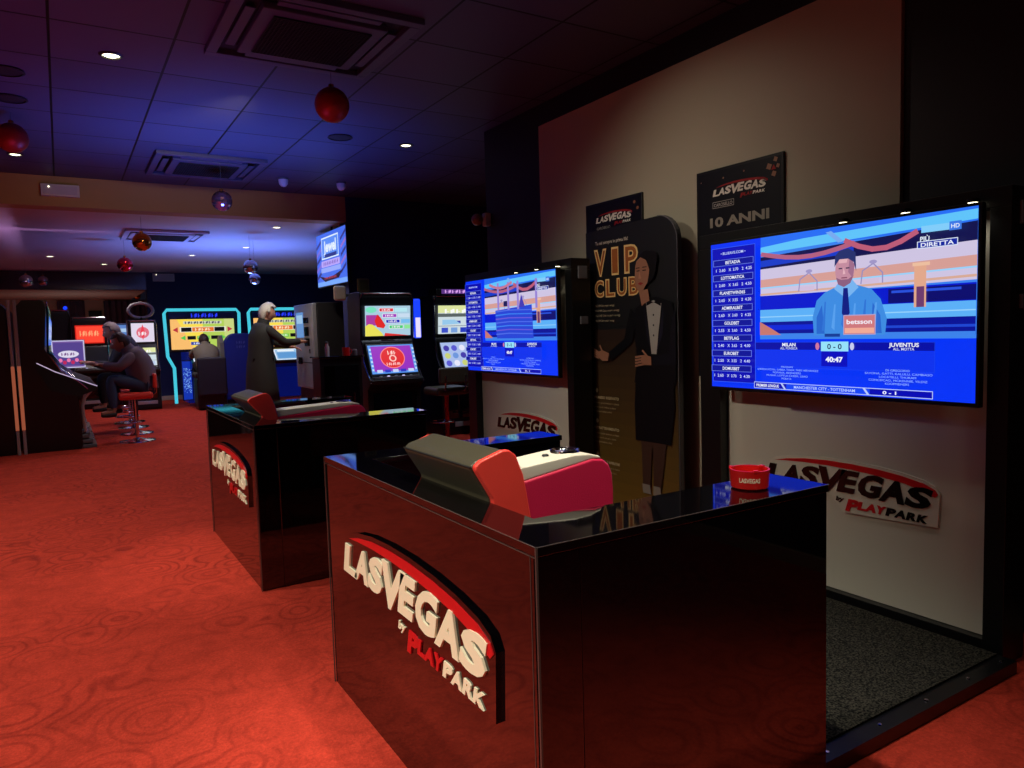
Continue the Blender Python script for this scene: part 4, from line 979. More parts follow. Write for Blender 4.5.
# row facing the aisle at left (faces +X), near side panel towards the camera
G2 = 'slot machines in the left row facing the aisle'
def s_blue(c, h):
    c.rect(0, 0, 1, h, (60, 110, 235)); c.rect(0.08, h*0.1, 0.92, h*0.9, (120, 170, 250)); c.ell(0.5, h*0.5, 0.3, h*0.3, (210, 225, 255)); c.bars(0.5, h*0.5, h*0.2, 0.5, (60, 70, 190), 4)
    for i in range(4): c.rect(0.12+0.2*i, h*0.12, 0.27+0.2*i, h*0.2, (30, 40, 150))
def row_machine(y, label, first=False):
    root = slot_machine('slot_machine', (-0.13, y, 0), PI/2, label, G2, s_blue, None, w=0.66, H=1.74, up=0.13)
    b2 = MB()
    # sloping console nose with light edge
    b2.prism([(-0.27, 0.62), (-0.45, 0.68), (-0.465, 0.722), (-0.05, 0.915), (0.12, 1.02), (0.14, 0.98), (0.0, 0.70)], -0.331, 0.331, 'x'); q = b2.build('console', M['black_matte'], root, smooth=True, angle=0.5)
    for s in (-0.332,) if first else ():
        b = MB(); b.tube([(s, -0.465, 0.728), (s, -0.05, 0.92), (s, 0.12, 1.026)], 0.0055, 8); b.build('light_edge', M['white_led_dim'], root)
    b = MB(); b.tube([(-0.30, -0.42, 0.70), (-0.30, -0.33, 0.60), (-0.30, -0.30, 0.50), (-0.30, -0.31, 0.20)], 0.018, 8); b.build('brace', M['steel'], root, smooth=True); b = MB(); b.tube([(0.30, -0.42, 0.70), (0.30, -0.33, 0.60), (0.30, -0.30, 0.50), (0.30, -0.31, 0.20)], 0.018, 8)
    b.build('brace', M['steel'], root, smooth=True)
    for i in range(4):
        b = MB(); b.box(-0.31, 0.31, -0.42+0.035*i, -0.26, 0.06*i, 0.06*i+0.045, 0.008); b.build('foot_step', M['grey_plastic'], root)
    return root
row_lab = ['nearest slot machine of the left aisle row, its dark side facing the camera', 'second slot machine of the left aisle row, in front of the leaning player',
           'third slot machine of the left aisle row, mostly hidden by the nearer ones', 'furthest slot machine of the left aisle row']
for i in range(4): row_machine(10.24+0.72*i, row_lab[i], i == 0)
def back_machine(y, label):
    root = slot_machine('slot_machine', (-0.80, y, 0), -PI/2, label, 'slot machines backing onto the aisle row', s_blue, s_reels, w=0.66, H=1.74)
    return root
for i, l in enumerate(('dark slot machine at the left picture edge, back to back with the aisle row', 'dark slot machine second at the left picture edge, behind the first')): back_machine(10.24+0.72*i, l)
# amber-lit dividers between the two rows
for i, x in enumerate((-0.475, -0.415)):
    root = empty('divider_post', (x, 9.87, 0), label=('left' if i == 0 else 'right')+' slim steel divider post with amber lower part, of the pair', cat='divider post', group='slim divider posts between machine rows')
    b = MB(); b.box(-0.016, 0.016, -0.02, 0.02, 0.0, 1.74, 0.005); b.build('post', M['steel'], root)
    b = MB(); b.box(-0.017, 0.017, -0.028, -0.02, 0.28, 1.0, 0.003); b.build('light_edge', M['amber'], root)

# machines further back
def s_red(c, h):
    c.rect(0, 0, 1, h, (200, 30, 20)); c.rect(0.04, h*0.06, 0.96, h*0.94, (255, 70, 50)); c.bars(0.5, h*0.55, h*0.3, 0.7, (255, 170, 120), 7)
def s_board(c, h):
    c.rect(0, 0, 1, h, (120, 90, 160)); c.rect(0.05, h*0.08, 0.95, h*0.92, (84, 66, 140)); c.ell(0.5, h*0.5, 0.32, h*0.13, (220, 215, 235)); c.bars(0.5, h*0.5, h*0.10, 0.45, (110, 60, 130), 5)
    for i in range(7): c.ell(0.12+0.125*i, h*(0.20+0.08*(i % 2)), 0.06, h*0.07, ((190, 40, 90), (230, 120, 170))[i % 2])
    c.frame(0, 0, 1, h, 0.03, (205, 205, 235))
def s_white(c, h):
    c.rect(0, 0, 1, h, (225, 215, 235)); c.ell(0.5, h*0.5, 0.28, h*0.3, (225, 110, 130)); c.poly([(0.5, h*0.95), (0.6, h*0.5), (0.5, h*0.1), (0.4, h*0.5)], (235, 60, 80)); c.bars(0.5, h*0.45, h*0.2, 0.4, (250, 245, 250), 3)
G3 = 'slot machines in the far left room'
slot_machine('slot_machine', (0.47, 15.9, 0), 0, 'far slot machine with glowing red screen', G3, s_red, None, w=0.56, H=1.72)
def ring_top(root, H):
    b = MB(); pts = [(0.0+0.20*math.cos(2*PI*i/24), -0.02, H+0.17+0.13*math.sin(2*PI*i/24)) for i in range(24)]; b.tube(pts, 0.028, 8, closed=True); b.build('ring_topper', M['steel'], root, smooth=True)
    b = MB(); b.tube([(0, -0.02, H), (0, -0.02, H+0.05)], 0.03, 8); b.build('topper_stem', M['black_satin'], root)
slot_machine('slot_machine', (1.27, 14.9, 0), 0, 'far slot machine with white screen and oval ring on top', G3, s_white, s_pale, topper=ring_top, w=0.46, H=1.62)
slot_machine('slot_machine', (1.02, 16.25, 0), 0, 'far slot machine with blue and red screen behind the leaning players', G3, lambda c, h: (c.rect(0, 0, 1, h, (90, 130, 200)), c.rect(0, 0, 1, h*0.4, (210, 60, 50)), c.rect(0.1, h*0.6, 0.9, h*0.8, (170, 200, 230))), None, w=0.5, H=1.60)
def blue_top(root, H):
    for s in (-1, 1):
        b = MB(); b.ball((s*0.24, -0.05, H+0.03), 0.035, seg=12, rings=8); b.build('corner_light', M['blue_led'], root)
slot_machine('slot_machine', (-0.13, 16.0, 0), 0, 'far dark slot machine with two blue corner lights on top', G3, None, None, topper=blue_top, w=0.60, H=1.86)
# bright framed board in front of the row end
root = empty('display_board', (0.09, 13.15, 0), label='white framed purple and red display screen above the left row', cat='display', rz=0)
b = MB(); b.box(-0.03, 0.03, 0.03, 0.09, 0, 1.0, 0.005); b.box(-0.15, 0.15, -0.08, 0.18, 0, 0.03, 0.005); b.build('stand', M['black_satin'], root)
b = MB(); b.box(-0.225, 0.225, 0.0, 0.04, 0.85, 1.29, 0.006); b.build('casing', M['steel'], root)
c = Canvas((-0.215, -0.001, 0.86), Vector((1, 0, 0))*0.43, Vector((0, 0, 1))*0.43, 0.001); s_board(c, 0.98); c.build('screen', M['screen'], root)

# ------------------------------------------------------------------ neon machines at the far wall
def s_quiz(c, h):
    c.rect(0, 0, 1, h, (250, 220, 80)); c.rect(0.5, 0, 1, h, (180, 210, 90)); c.poly([(0, 0), (0.35, 0), (0.1, h), (0, h)], (250, 190, 110)); c.rect(0.84, 0, 1, h, (200, 214, 130))
    c.rect(0.2, h*0.84, 0.8, h*0.93, (210, 214, 190)); c.bars(0.5, h*0.885, h*0.08, 0.56, (60, 60, 90), 12)
    c.poly([(0.03, h*0.65), (0.11, h*0.74), (0.11, h*0.56)], (190, 50, 60)); c.poly([(0.97, h*0.65), (0.89, h*0.74), (0.89, h*0.56)], (190, 50, 70))
    c.rect(0.14, h*0.57, 0.86, h*0.74, (235, 235, 220)); c.rect(0.16, h*0.585, 0.32, h*0.725, (12, 12, 16)); c.rect(0.68, h*0.585, 0.84, h*0.725, (12, 12, 16)); c.rect(0.33, h*0.585, 0.67, h*0.725, (232, 120, 40)); c.bars(0.5, h*0.655, h*0.09, 0.26, (250, 225, 190), 5)
    c.poly([(0.14, h*0.38), (0.22, h*0.46), (0.22, h*0.30)], (90, 200, 80)); c.rect(0.25, h*0.32, 0.38, h*0.44, (12, 12, 16)); c.rect(0.40, h*0.32, 0.60, h*0.44, (120, 200, 80)); c.rect(0.62, h*0.32, 0.75, h*0.44, (12, 12, 16)); c.bars(0.5, h*0.38, h*0.07, 0.16, (235, 250, 220), 5)
    c.poly([(0.78, h*0.46), (0.86, h*0.38), (0.78, h*0.30)], (90, 200, 80)); c.rect(0.3, h*0.14, 0.52, h*0.24, (30, 60, 170)); c.rect(0.54, h*0.14, 0.60, h*0.24, (12, 12, 16)); c.bars(0.41, h*0.19, h*0.06, 0.14, (230, 240, 250), 4)
def neon_machine(x, label):
    root = empty('neon_game_machine', (x, 15.55, 0), label=label, cat='game machine', group='turquoise neon framed game machines')
    # frame of glowing tubes in the plane y=-0.25 (local), x 0..1.36
    b = MB(); yy = -0.25
    pts = [(0.12, yy, 0.02), (0.12, yy, 0.70), (0.02, yy+0.02, 0.92), (0.0, yy+0.02, 1.74), (0.05, yy+0.02, 1.81), (1.31, yy+0.02, 1.81), (1.36, yy+0.02, 1.74), (1.34, yy+0.02, 0.92), (1.24, yy, 0.70), (1.24, yy, 0.02)]
    b.tube(pts, 0.030, 10); b.build('neon_tube', M['neon'], root, smooth=True)
    b = MB(); b.box(0.06, 1.30, -0.20, 0.05, 1.0, 1.78, 0.01); b.build('display_housing', M['black_satin'], root)
    b = MB(); b.box(0.35, 1.01, -0.20, 0.55, 0.0, 1.0, 0.02); b.build('cabinet', M['blue_led_soft'], root)
    b = MB(); b.box(0.24, 0.44, -0.23, -0.20, 0.06, 0.84, 0.01); b.build('side_panel', M['navy'], root)
    c = Canvas((0.26, -0.232, 0.08), (1, 0, 0), (0, 0, 1), 0.001); random.seed(int(x*10))
    c.rect(0, 0, 0.16, 0.74, (16, 50, 170))
    for _ in range(110): u, v = random.uniform(0.01, 0.14), random.uniform(0.12, 0.6); c.rect(u, v, u+0.010, v+0.010, (150, 200, 255), 2)
    c.build('patterned_panel', M['screen'], root)
    b = MB(); b.prism([(-0.20, 0.62), (-0.52, 0.70), (-0.54, 0.76), (-0.20, 1.02)], 0.40, 0.96, 'x'); b.build('console', M['black_gloss'], root)
    d = Vector((0, 0.34, 0.26)).normalized()
    c = Canvas((0.44, -0.536, 0.775), Vector((1, 0, 0))*0.48, d*0.48, 0.001); c.rect(0, 0, 1, 0.72, (150, 190, 225)); c.rect(0.1, 0.1, 0.9, 0.5, (90, 150, 210)); c.rect(0.15, 0.55, 0.85, 0.66, (230, 240, 250)); c.frame(0, 0, 1, 0.72, 0.04, (235, 240, 255)); c.build('console_screen', M['screen'], root)
    b = MB(); b.box(0.08, 1.28, -0.214, -0.2, 1.64, 1.76, 0.004); b.build('top_sign', M['navy'], root)
    c = Canvas((0.1, -0.2155, 1.645), (1, 0, 0), (0, 0, 1), 0.001); c.bars(0.62, 0.055, 0.08, 0.5, (40, 60, 255), 8); c.build('sign_lettering', M['screen'], root)
    c = Canvas((0.10, -0.2015, 1.05), Vector((1, 0, 0))*1.16, Vector((0, 0, 1))*1.16, 0.001); s_quiz(c, 0.50); c.build('screen', M['screen'], root)
neon_machine(1.70, 'left turquoise neon machine with yellow prize screen at the far wall')
neon_machine(3.24, 'right turquoise neon machine at the far wall, mostly hidden behind the standing person')

# blue high-back chair
def high_chair(x, y, rz, label):
    root = empty('high_back_chair', (x, y, 0), rz, label=label, cat='chair')
    # faces local +Y ; back panel towards -Y
    P = [(-0.29, 0.10), (-0.29, 1.10)] + [(-0.29+0.20-0.20*math.cos(t), 1.10+0.23*math.sin(t)) for t in [i*PI/16 for i in range(1, 9)]] + [(0.29-0.20+0.20*math.sin(t), 1.10+0.23*math.cos(t)) for t in [i*PI/16 for i in range(0, 9)]] + [(0.29, 0.10)]
    b = MB(); b.prism(P, -0.10, 0.02, 'y'); o = b.build('backrest', M['blue_leather'], root, smooth=True, angle=0.6)
    bevel_mod(o, 0.03, 3, 0.5)
    b = MB(); b.prism([(-0.10, 0.62), (-0.12, 1.16), (0.0, 1.30), (0.16, 1.22), (0.20, 0.95), (0.12, 0.62)], -0.36, -0.29, 'x'); b.build('wing', M['grey_leather'], root, smooth=True)
    b = MB(); b.prism([(-0.10, 0.62), (-0.12, 1.16), (0.0, 1.30), (0.16, 1.22), (0.20, 0.95), (0.12, 0.62)], 0.29, 0.36, 'x'); b.build('wing', M['grey_leather'], root, smooth=True)
    b = MB(); b.box(-0.29, 0.29, 0.02, 0.52, 0.38, 0.52, 0.03); b.build('seat', M['blue_leather'], root, smooth=True)
    b = MB(); b.box(-0.27, 0.27, -0.05, 0.48, 0.02, 0.38, 0.02); b.build('base', M['black_satin'], root, smooth=True)
    c = Canvas((-0.16, -0.103, 1.06), (1, 0, 0), (0, 0, 1), 0.001)
    c.bars(0.17, 0.10, 0.05, 0.16, (90, 100, 170), 4); c.bars(0.17, 0.02, 0.05, 0.16, (90, 100, 170), 4); c.build('lettering', M['print'], root)
high_chair(2.84, 14.35, 0, 'blue rounded high-back chair in front of the left neon machine')

# ------------------------------------------------------------------ change machine
root = empty('change_machine', (2.96, 9.95, 0), label='tall silver fronted change machine used by the standing person', cat='change machine')
b = MB(); b.box(0.05, 0.62, 0, 0.95, 0, 1.70, 0.01); b.build('cabinet', M['black_matte'], root)
b = MB(); b.box(-0.01, 0.05, 0.02, 0.93, 0.50, 1.69, 0.01); b.build('front_panel', M['steel'], root)
b = MB(); b.box(0.03, 0.05, 0.02, 0.93, 0.02, 0.49, 0.004); b.build('lower_door', M['black_satin'], root)
c = Canvas((-0.0115, 0.83, 1.22), (0, -1, 0), (0, 0, 1), 0.001); c.rect(0, 0, 0.36, 0.36, (90, 140, 200)); c.rect(0.03, 0.2, 0.33, 0.32, (150, 190, 225)); c.build('screen', M['screen'], root)
for z0, z1, y0, y1 in ((1.42, 1.50, 0.22, 0.42), (1.24, 1.37, 0.22, 0.38), (1.10, 1.21, 0.2, 0.4), (0.84, 0.94, 0.60, 0.75)):
    b = MB(); b.box(-0.03, -0.008, y0, y1, z0, z1, 0.006); b.build('slot_plate', M['black_gloss'], root)
b = MB(); b.box(-0.014, -0.009, 0.08, 0.86, 0.86, 0.875); b.build('tray_lip', M['black_satin'], root)
b = MB(); b.tube([(-0.03, 0.14, 1.0), (-0.03, 0.14, 1.06)], 0.012, 8); b.build('lock', M['chrome'], root)

# cabinet with mug and cup
root = empty('side_counter', (2.55, 7.75, 0), label='black side counter below the change machine with mug and cup on it', cat='counter')
b = MB(); b.box(-0.24, 0.22, -0.13, 0.15, 0, 1.0, 0.005); b.build('body', M['black_satin'], root)
b = MB(); b.box(-0.26, 0.25, -0.16, 0.17, 1.0, 1.02, 0.004); b.build('counter_top', M['black_gloss'], root)
b = MB(); b.box(-0.2, 0.18, -0.14, -0.13, 0.08, 0.92, 0.003); d = b.build('door', M['black_gloss'], root); b = MB(); b.tube([(0.12, -0.15, 0.5), (0.12, -0.15, 0.62)], 0.007, 8); b.build('handle', M['chrome'], d)
root = empty('mug', (2.60, 7.62, 1.0205), label='small red mug on the black side counter', cat='mug')
b = MB(); b.lathe([(0, 0), (0.038, 0), (0.04, 0.09), (0.036, 0.09), (0.034, 0.008), (0, 0.006)], n=24); b.build('cup_body', M['ash_red'], root, smooth=True)
b = MB(); b.tube([(0.038, 0, 0.07), (0.06, 0, 0.065), (0.062, 0, 0.03), (0.038, 0, 0.02)], 0.005, 8); b.build('handle', M['ash_red'], root, smooth=True)
root = empty('plastic_cup', (2.40, 7.64, 1.0205), label='white dispenser bottle left of the red mug', cat='bottle')
b = MB(); b.lathe([(0, 0), (0.022, 0), (0.024, 0.1), (0.014, 0.12), (0.014, 0.135), (0, 0.137)], n=18); b.build('bottle_body', M['white_plastic'], root, smooth=True)
b = MB(); b.lathe([(0, 0.16), (0.016, 0.155), (0.016, 0.135)], n=14); b.build('cap', M['grey_plastic'], root, smooth=True)
tag(MB().build('x', M['steel'])) if False else None
root = empty('glass_jar', (2.70, 7.64, 1.0205), label='small clear jar right of the red mug', cat='jar')
b = MB(); b.lathe([(0, 0), (0.028, 0), (0.03, 0.05), (0.022, 0.06)], n=18); b.build('jar_body', M['grey_plastic'], root, smooth=True)
b = MB(); b.lathe([(0, 0.07), (0.024, 0.068), (0.024, 0.058)], n=14); b.build('lid', M['steel'], root, smooth=True)

# ------------------------------------------------------------------ stools
def stool(x, y, rz, label, group, seat='red_leather', post='chrome', z=0.60, back=True):
    root = empty('bar_stool', (x, y, 0), rz, label=label, cat='stool', group=group)
    b = MB(); b.lathe([(0, 0.022), (0.03, 0.045), (0.10, 0.02), (0.20, 0.012), (0.205, 0.0), (0, 0)], n=36); b.build('base', M['chrome'], root, smooth=True)
    b = MB(); b.tube([(0, 0, 0.03), (0, 0, z-0.06)], 0.024, 14); b.build('post', M[post], root, smooth=True)
    b = MB(); b.tube([(0.14*math.cos(2*PI*i/20)+0.10, 0.14*math.sin(2*PI*i/20), 0.24) for i in range(20)], 0.009, 8, closed=True); b.build('foot_ring', M['chrome'], root, smooth=True)
    b = MB(); b.box(-0.19, 0.19, -0.20, 0.20, z-0.07, z+0.02, 0.035, seg=4); b.build('seat', M[seat], root, smooth=True)
    if back:
        b = MB(); b.box(-0.24, -0.19, -0.19, 0.19, z+0.06, z+0.24, 0.022, seg=4); b.build('backrest', M[seat], root, smooth=True)
        for q in (0.12, -0.12): b = MB(); b.tube([(-0.15, q, z-0.04), (-0.23, q, z), (-0.245, q, z+0.15)], 0.010, 8); b.build('back_bracket', M['chrome'], root, smooth=True)
    return root
G4 = 'red padded chrome stools along the left row'
for (x, y, l) in ((0.74, 10.16, 'red padded chrome stool under the nearest leaning player'), (0.80, 11.0, 'red padded chrome stool under the second player in the left row'),
                  (0.82, 11.8, 'red padded chrome stool behind the second player'), (0.84, 12.6, 'furthest red padded chrome stool of the left row')):
    stool(x, y, PI, l, G4)
stool(3.62, 7.30, PI/2, 'black stool with red post and chrome foot before the fruit slot machine', 'stools before the dividing wall', 'black_leather', 'ash_red', z=0.62)
stool(4.25, 7.45, PI/2, 'black stool before the pale reel slot machine', 'stools before the dividing wall', 'black_leather', 'chrome', z=0.62)

# ------------------------------------------------------------------ people
def skin_mesh(nodes, edges, subs=2, root=0):
    me = bpy.data.meshes.new('s'); me.from_pydata([n[0] for n in nodes], edges, [])
    o = bpy.data.objects.new('s', me); COL.objects.link(o)
    m = o.modifiers.new('skin', 'SKIN'); m.use_smooth_shade = True; m.branch_smoothing = 0.5
    for i, n in enumerate(nodes):
        r = n[1]; me.skin_vertices[0].data[i].radius = r if isinstance(r, tuple) else (r, r)
        me.skin_vertices[0].data[i].use_root = (i == root)
    s = o.modifiers.new('sub', 'SUBSURF'); s.levels = subs; s.render_levels = subs
    dg = bpy.context.evaluated_depsgraph_get(); ev = o.evaluated_get(dg); r = bpy.data.meshes.new_from_object(ev)
    bpy.data.objects.remove(o)
    return r
def join_meshes(name, ms, m, parent):
    bm = bmesh.new()
    for q in ms: bm.from_mesh(q)
    me = bpy.data.meshes.new(name); bm.to_mesh(me); bm.free()
    for p in me.polygons: p.use_smooth = True; p.material_index = 0
    me.materials.append(m)
    o = bpy.data.objects.new(name, me); COL.objects.link(o); o.parent = parent
    return o
def V3(*a): return Vector(a)
def hand_nodes(nodes, edges, wi, wrist, d, up, k=1.0, curl=0.5):
    """palm and five fingers hanging off node wi; d = direction of the hand, up = back of the hand"""
    d = d.normalized(); side = d.cross(up).normalized(); up = side.cross(d).normalized()
    palm = wrist+d*0.05*k; nodes.append((tuple(palm), (0.030*k, 0.018*k))); pi = len(nodes)-1; edges.append((wi, pi))
    for j, (s, ln) in enumerate(((-0.028, 0.060), (-0.010, 0.072), (0.010, 0.075), (0.028, 0.066))):
        b0 = palm+d*0.035*k+side*s*k; nodes.append((tuple(b0), 0.0095*k)); i0 = len(nodes)-1; edges.append((pi, i0))
        b1 = b0+(d*math.cos(curl*0.5)-up*math.sin(curl*0.5))*ln*0.5*k; nodes.append((tuple(b1), 0.0085*k)); edges.append((i0, i0+1))
        b2 = b1+(d*math.cos(curl*1.3)-up*math.sin(curl*1.3))*ln*0.5*k; nodes.append((tuple(b2), 0.007*k)); edges.append((i0+1, i0+2))
    t0 = wrist+d*0.035*k-side*0.034*k-up*0.006*k; nodes.append((tuple(t0), 0.011*k)); i0 = len(nodes)-1; edges.append((pi, i0))
    t1 = t0+(d*0.75-side*0.5-up*0.2).normalized()*0.035*k; nodes.append((tuple(t1), 0.009*k)); edges.append((i0, i0+1))
    t2 = t1+(d*0.95-side*0.1-up*0.3).normalized()*0.028*k; nodes.append((tuple(t2), 0.0075*k)); edges.append((i0+1, i0+2))
def head_mesh(c, fwd, up, r=0.1):
    fwd = fwd.normalized(); side = up.cross(fwd).normalized(); up = fwd.cross(side).normalized()
    bm = bmesh.new(); bmesh.ops.create_uvsphere(bm, u_segments=28, v_segments=20, radius=1)
    for v in bm.verts:
        x, y, z = v.co   # x forward, y side, z up
        X, Y, Z = x*0.098, y*0.076, z*0.118
        if z < -0.1: Y *= 1-0.32*min(1, (-z-0.1)/0.9); X *= 1-0.10*(-z)
        if x > 0.55 and abs(y) < 0.30 and -0.38 < z < 0.18:   # nose
            X += 0.026*(1-abs(y)/0.30)*(1-abs(z+0.16)/0.36 if abs(z+0.16) < 0.36 else 0)
        if x > 0.5 and 0.10 < abs(y) < 0.5 and 0.0 < z < 0.25: X -= 0.008     # eye sockets
        if x > 0.5 and abs(y) < 0.32 and -0.62 < z < -0.46: X += 0.006         # lips
        if x > 0.35 and z < -0.75: X += 0.012                                  # chin
        if z > 0.25 and x > 0.4: X -= 0.006
        v.co = (X, Y, Z)
    for s in (-1, 1):
        e = bmesh.ops.create_uvsphere(bm, u_segments=10, v_segments=8, radius=1)
        for v in e['verts']: v.co = (v.co.x*0.020-0.005, s*0.076+v.co.y*0.009, v.co.z*0.032-0.012)
    Mx = Matrix((( fwd.x, side.x, up.x, c.x), (fwd.y, side.y, up.y, c.y), (fwd.z, side.z, up.z, c.z), (0, 0, 0, 1)))
    bmesh.ops.transform(bm, matrix=Mx, verts=bm.verts)
    me = bpy.data.meshes.new('h'); bm.to_mesh(me); bm.free(); return me, Mx
def hair_cap(Mx, m, parent, fluff=1.0, face=0.35, low=-0.35):
    bm = bmesh.new(); bmesh.ops.create_uvsphere(bm, u_segments=32, v_segments=24, radius=1)
    rm = [v for v in bm.verts if (v.co.x > 0.15+face*0.5 and v.co.z < 0.52) or v.co.z < low-0.45 or (v.co.x > -0.05 and v.co.z < low+0.28)]
    bmesh.ops.delete(bm, geom=rm, context='VERTS')
    for v in bm.verts:
        x, y, z = v.co; n = 1+0.03*math.sin(x*17+y*11)*math.cos(z*13)
        v.co = (x*0.108*fluff*n-0.004, y*0.088*fluff*n, z*0.128*fluff*n+0.002)
        if z < -0.1: v.co.y *= 1-0.2*min(1, -z)
    sol = bmesh.ops.solidify(bm, geom=bm.faces[:], thickness=0.012)
    bmesh.ops.transform(bm, matrix=Mx, verts=bm.verts)
    me = bpy.data.meshes.new('hair'); bm.to_mesh(me); bm.free()
    for p in me.polygons: p.use_smooth = True
    me.materials.append(m); o = bpy.data.objects.new('hair', me); COL.objects.link(o); o.parent = parent
def eyes(Mx, parent):
    b = MB()
    for s in (-1, 1): b.ball((0.082, s*0.030, 0.016), (0.010, 0.013, 0.008), M=Mx, seg=10, rings=8)
    b.build('eyes', mat('eye white', (225, 220, 215), 0.3), parent, smooth=True)
    b = MB()
    for s in (-1, 1): b.ball((0.088, s*0.030, 0.016), (0.006, 0.006, 0.006), M=Mx, seg=8, rings=6); b.box(0.086, 0.096, s*0.030-0.016, s*0.030+0.016, 0.032, 0.038, 0.002, M=Mx)
    b.box(0.084, 0.0945, -0.02, 0.02, -0.066, -0.062, 0.001, M=Mx)
    b.build('brows_and_pupils', M['hair_brown'], parent, smooth=True)
def loft(secs, side, n=28):
    """secs: (centre, depth radius, side radius, axis); closed tube of elliptical sections"""
    bm = bmesh.new(); rings = []
    for c, rf, rs, ax in secs:
        ax = ax.normalized(); sd = side.normalized(); fw = sd.cross(ax).normalized()
        rings.append([bm.verts.new(c+fw*rf*math.cos(2*PI*i/n)+sd*rs*math.sin(2*PI*i/n)) for i in range(n)])
    for a, b in zip(rings, rings[1:]):
        for i in range(n): bm.faces.new((a[i], a[(i+1) % n], b[(i+1) % n], b[i]))
    bm.faces.new(rings[0][::-1]); bm.faces.new(rings[-1])
    bmesh.ops.subdivide_edges(bm, edges=bm.edges[:], cuts=1, use_grid_fill=True, smooth=0.6) if False else None
    me = bpy.data.meshes.new('loft'); bm.to_mesh(me); bm.free(); return me
def person(loc, label, J, top, legs, skin='skin', hair='hair_brown', headf=V3(1, 0, 0), fluff=1.0, coat_hem=None, up=V3(0, 0, 1)):
    """J: joint dict, local coordinates; l/r pairs"""
    root = empty('person', loc, 0, label=label, cat='person')
    N = []; E = []
    def add(p, r, par=None):
        N.append((tuple(p), r)); i = len(N)-1
        if par is not None: E.append((par, i))
        return i
    pel = add(J['pelvis'], (0.105, 0.09)); sp1 = add(J['pelvis'].lerp(J['chest'], 0.5), (0.10, 0.085), pel); ch = add(J['chest'], (0.10, 0.085), sp1)
    nk = add(J['neck'], 0.052, ch); hd = add(J['head']-J['hup']*0.04 if 'hup' in J else J['head']-V3(0, 0, 0.04), 0.05, nk)
    for s in 'lr':
        a = add(J['sh'+s]-V3(0, 0, 0.02), 0.038, ch); mid = add(J['sh'+s].lerp(J['el'+s], 0.5), 0.040, a); e = add(J['el'+s], 0.038, mid); fm = add(J['el'+s].lerp(J['ha'+s], 0.45), 0.036, e); w_ = add(J['ha'+s], 0.026, fm)
        hand_nodes(N, E, w_, J['ha'+s], (J['ha'+s]-J['el'+s]).normalized(), J.get('hb'+s, V3(0, 0, 1)))
        h_ = add(J['hi'+s], 0.080, pel); k = add(J['hi'+s].lerp(J['kn'+s], 0.5), 0.068, h_); kn = add(J['kn'+s], 0.052, k); cf = add(J['kn'+s].lerp(J['an'+s], 0.35), 0.050, kn); an = add(J['an'+s], 0.034, cf)
        add(J['an'+s]+J['ft'+s], 0.028, an)
    sk = skin_mesh(N, E, 2, 0)
    hm, Mx = head_mesh(J['head'], J.get('hf', headf), J.get('hup', V3(0, 0, 1)))
    join_meshes('body', [sk, hm], M[skin], root)
    eyes(Mx, root)
    hair_cap(Mx, M[hair], root, fluff)
    # upper garment: lofted torso with skinned sleeves
    sd = (J['shl']-J['shr']).normalized(); sp = (J['chest']-J['pelvis']); ax = sp.normalized(); an_ = (J['neck']-J['chest']).normalized()
    up_ = (J['shl']+J['shr'])/2
    secs = []
    if coat_hem:
        z0, cx = coat_hem
        for z, rf, rs in ((z0, 0.225, 0.245), (z0+0.2, 0.215, 0.24), (z0+0.4, 0.20, 0.23), (z0+0.52, 0.19, 0.22)): secs.append((V3(cx, 0, z), rf, rs, V3(0, 0, 1)))
    else: secs += [(J['pelvis']-ax*0.10, 0.135, 0.165, ax), (J['pelvis'], 0.15, 0.178, ax)]
    secs += [(J['pelvis'].lerp(J['chest'], 0.4), 0.165, 0.195, ax), (J['pelvis'].lerp(J['chest'], 0.75), 0.165, 0.205, ax), (J['chest'], 0.155, 0.215, ax), (up_-an_*0.01, 0.125, 0.205, an_), (up_+an_*0.035, 0.105, 0.16, an_),
             (J['neck']-an_*0.01, 0.075, 0.085, an_), (J['neck']+an_*0.035, 0.066, 0.070, an_), (J['neck']+an_*0.035, 0.055, 0.058, an_)]
    parts = [loft(secs, sd)]
    for s in 'lr':
        N = []; E = []
        a = add(J['sh'+s]-(J['sh'+s]-up_)*0.18, 0.080); mid = add(J['sh'+s].lerp(J['el'+s], 0.5), 0.066, a); e = add(J['el'+s], 0.060, mid); fm = add(J['el'+s].lerp(J['ha'+s], 0.45), 0.053, e); add(J['el'+s].lerp(J['ha'+s], 0.93), 0.042, fm)
        parts.append(skin_mesh(N, E, 2, 0))
    join_meshes('jacket', parts, M[top], root)
    b = MB(); q = an_.to_track_quat('Z', 'Y').to_matrix().to_4x4()
    b.lathe([(0.085, -0.02), (0.078, 0.02), (0.074, 0.05), (0.064, 0.05), (0.064, -0.02)], n=20, M=Matrix.Translation(J['neck']) @ q); b.build('collar', M[top], root, smooth=True)
    if coat_hem:
        for k in range(4):
            b = MB(); b.lathe([(0, 0.006), (0.01, 0.004), (0.012, 0)], n=10, M=Matrix.Translation((J['chest'].x+0.138, -0.03, 0.62+0.16*k)) @ Matrix.Rotation(PI/2, 4, 'Y')); b.build('coat_button', M['black_gloss'], root)
    # trousers
    N = []; E = []
    pel = add(J['pelvis'], (0.14, 0.115))
    for s in 'lr':
        h_ = add(J['hi'+s], 0.098, pel); k = add(J['hi'+s].lerp(J['kn'+s], 0.5), 0.088, h_); kn = add(J['kn'+s], 0.070, k); cf = add(J['kn'+s].lerp(J['an'+s], 0.4), 0.064, kn); add(J['kn'+s].lerp(J['an'+s], 0.94), 0.054, cf)
    join_meshes('trousers', [skin_mesh(N, E, 2, 0)], M[legs], root)
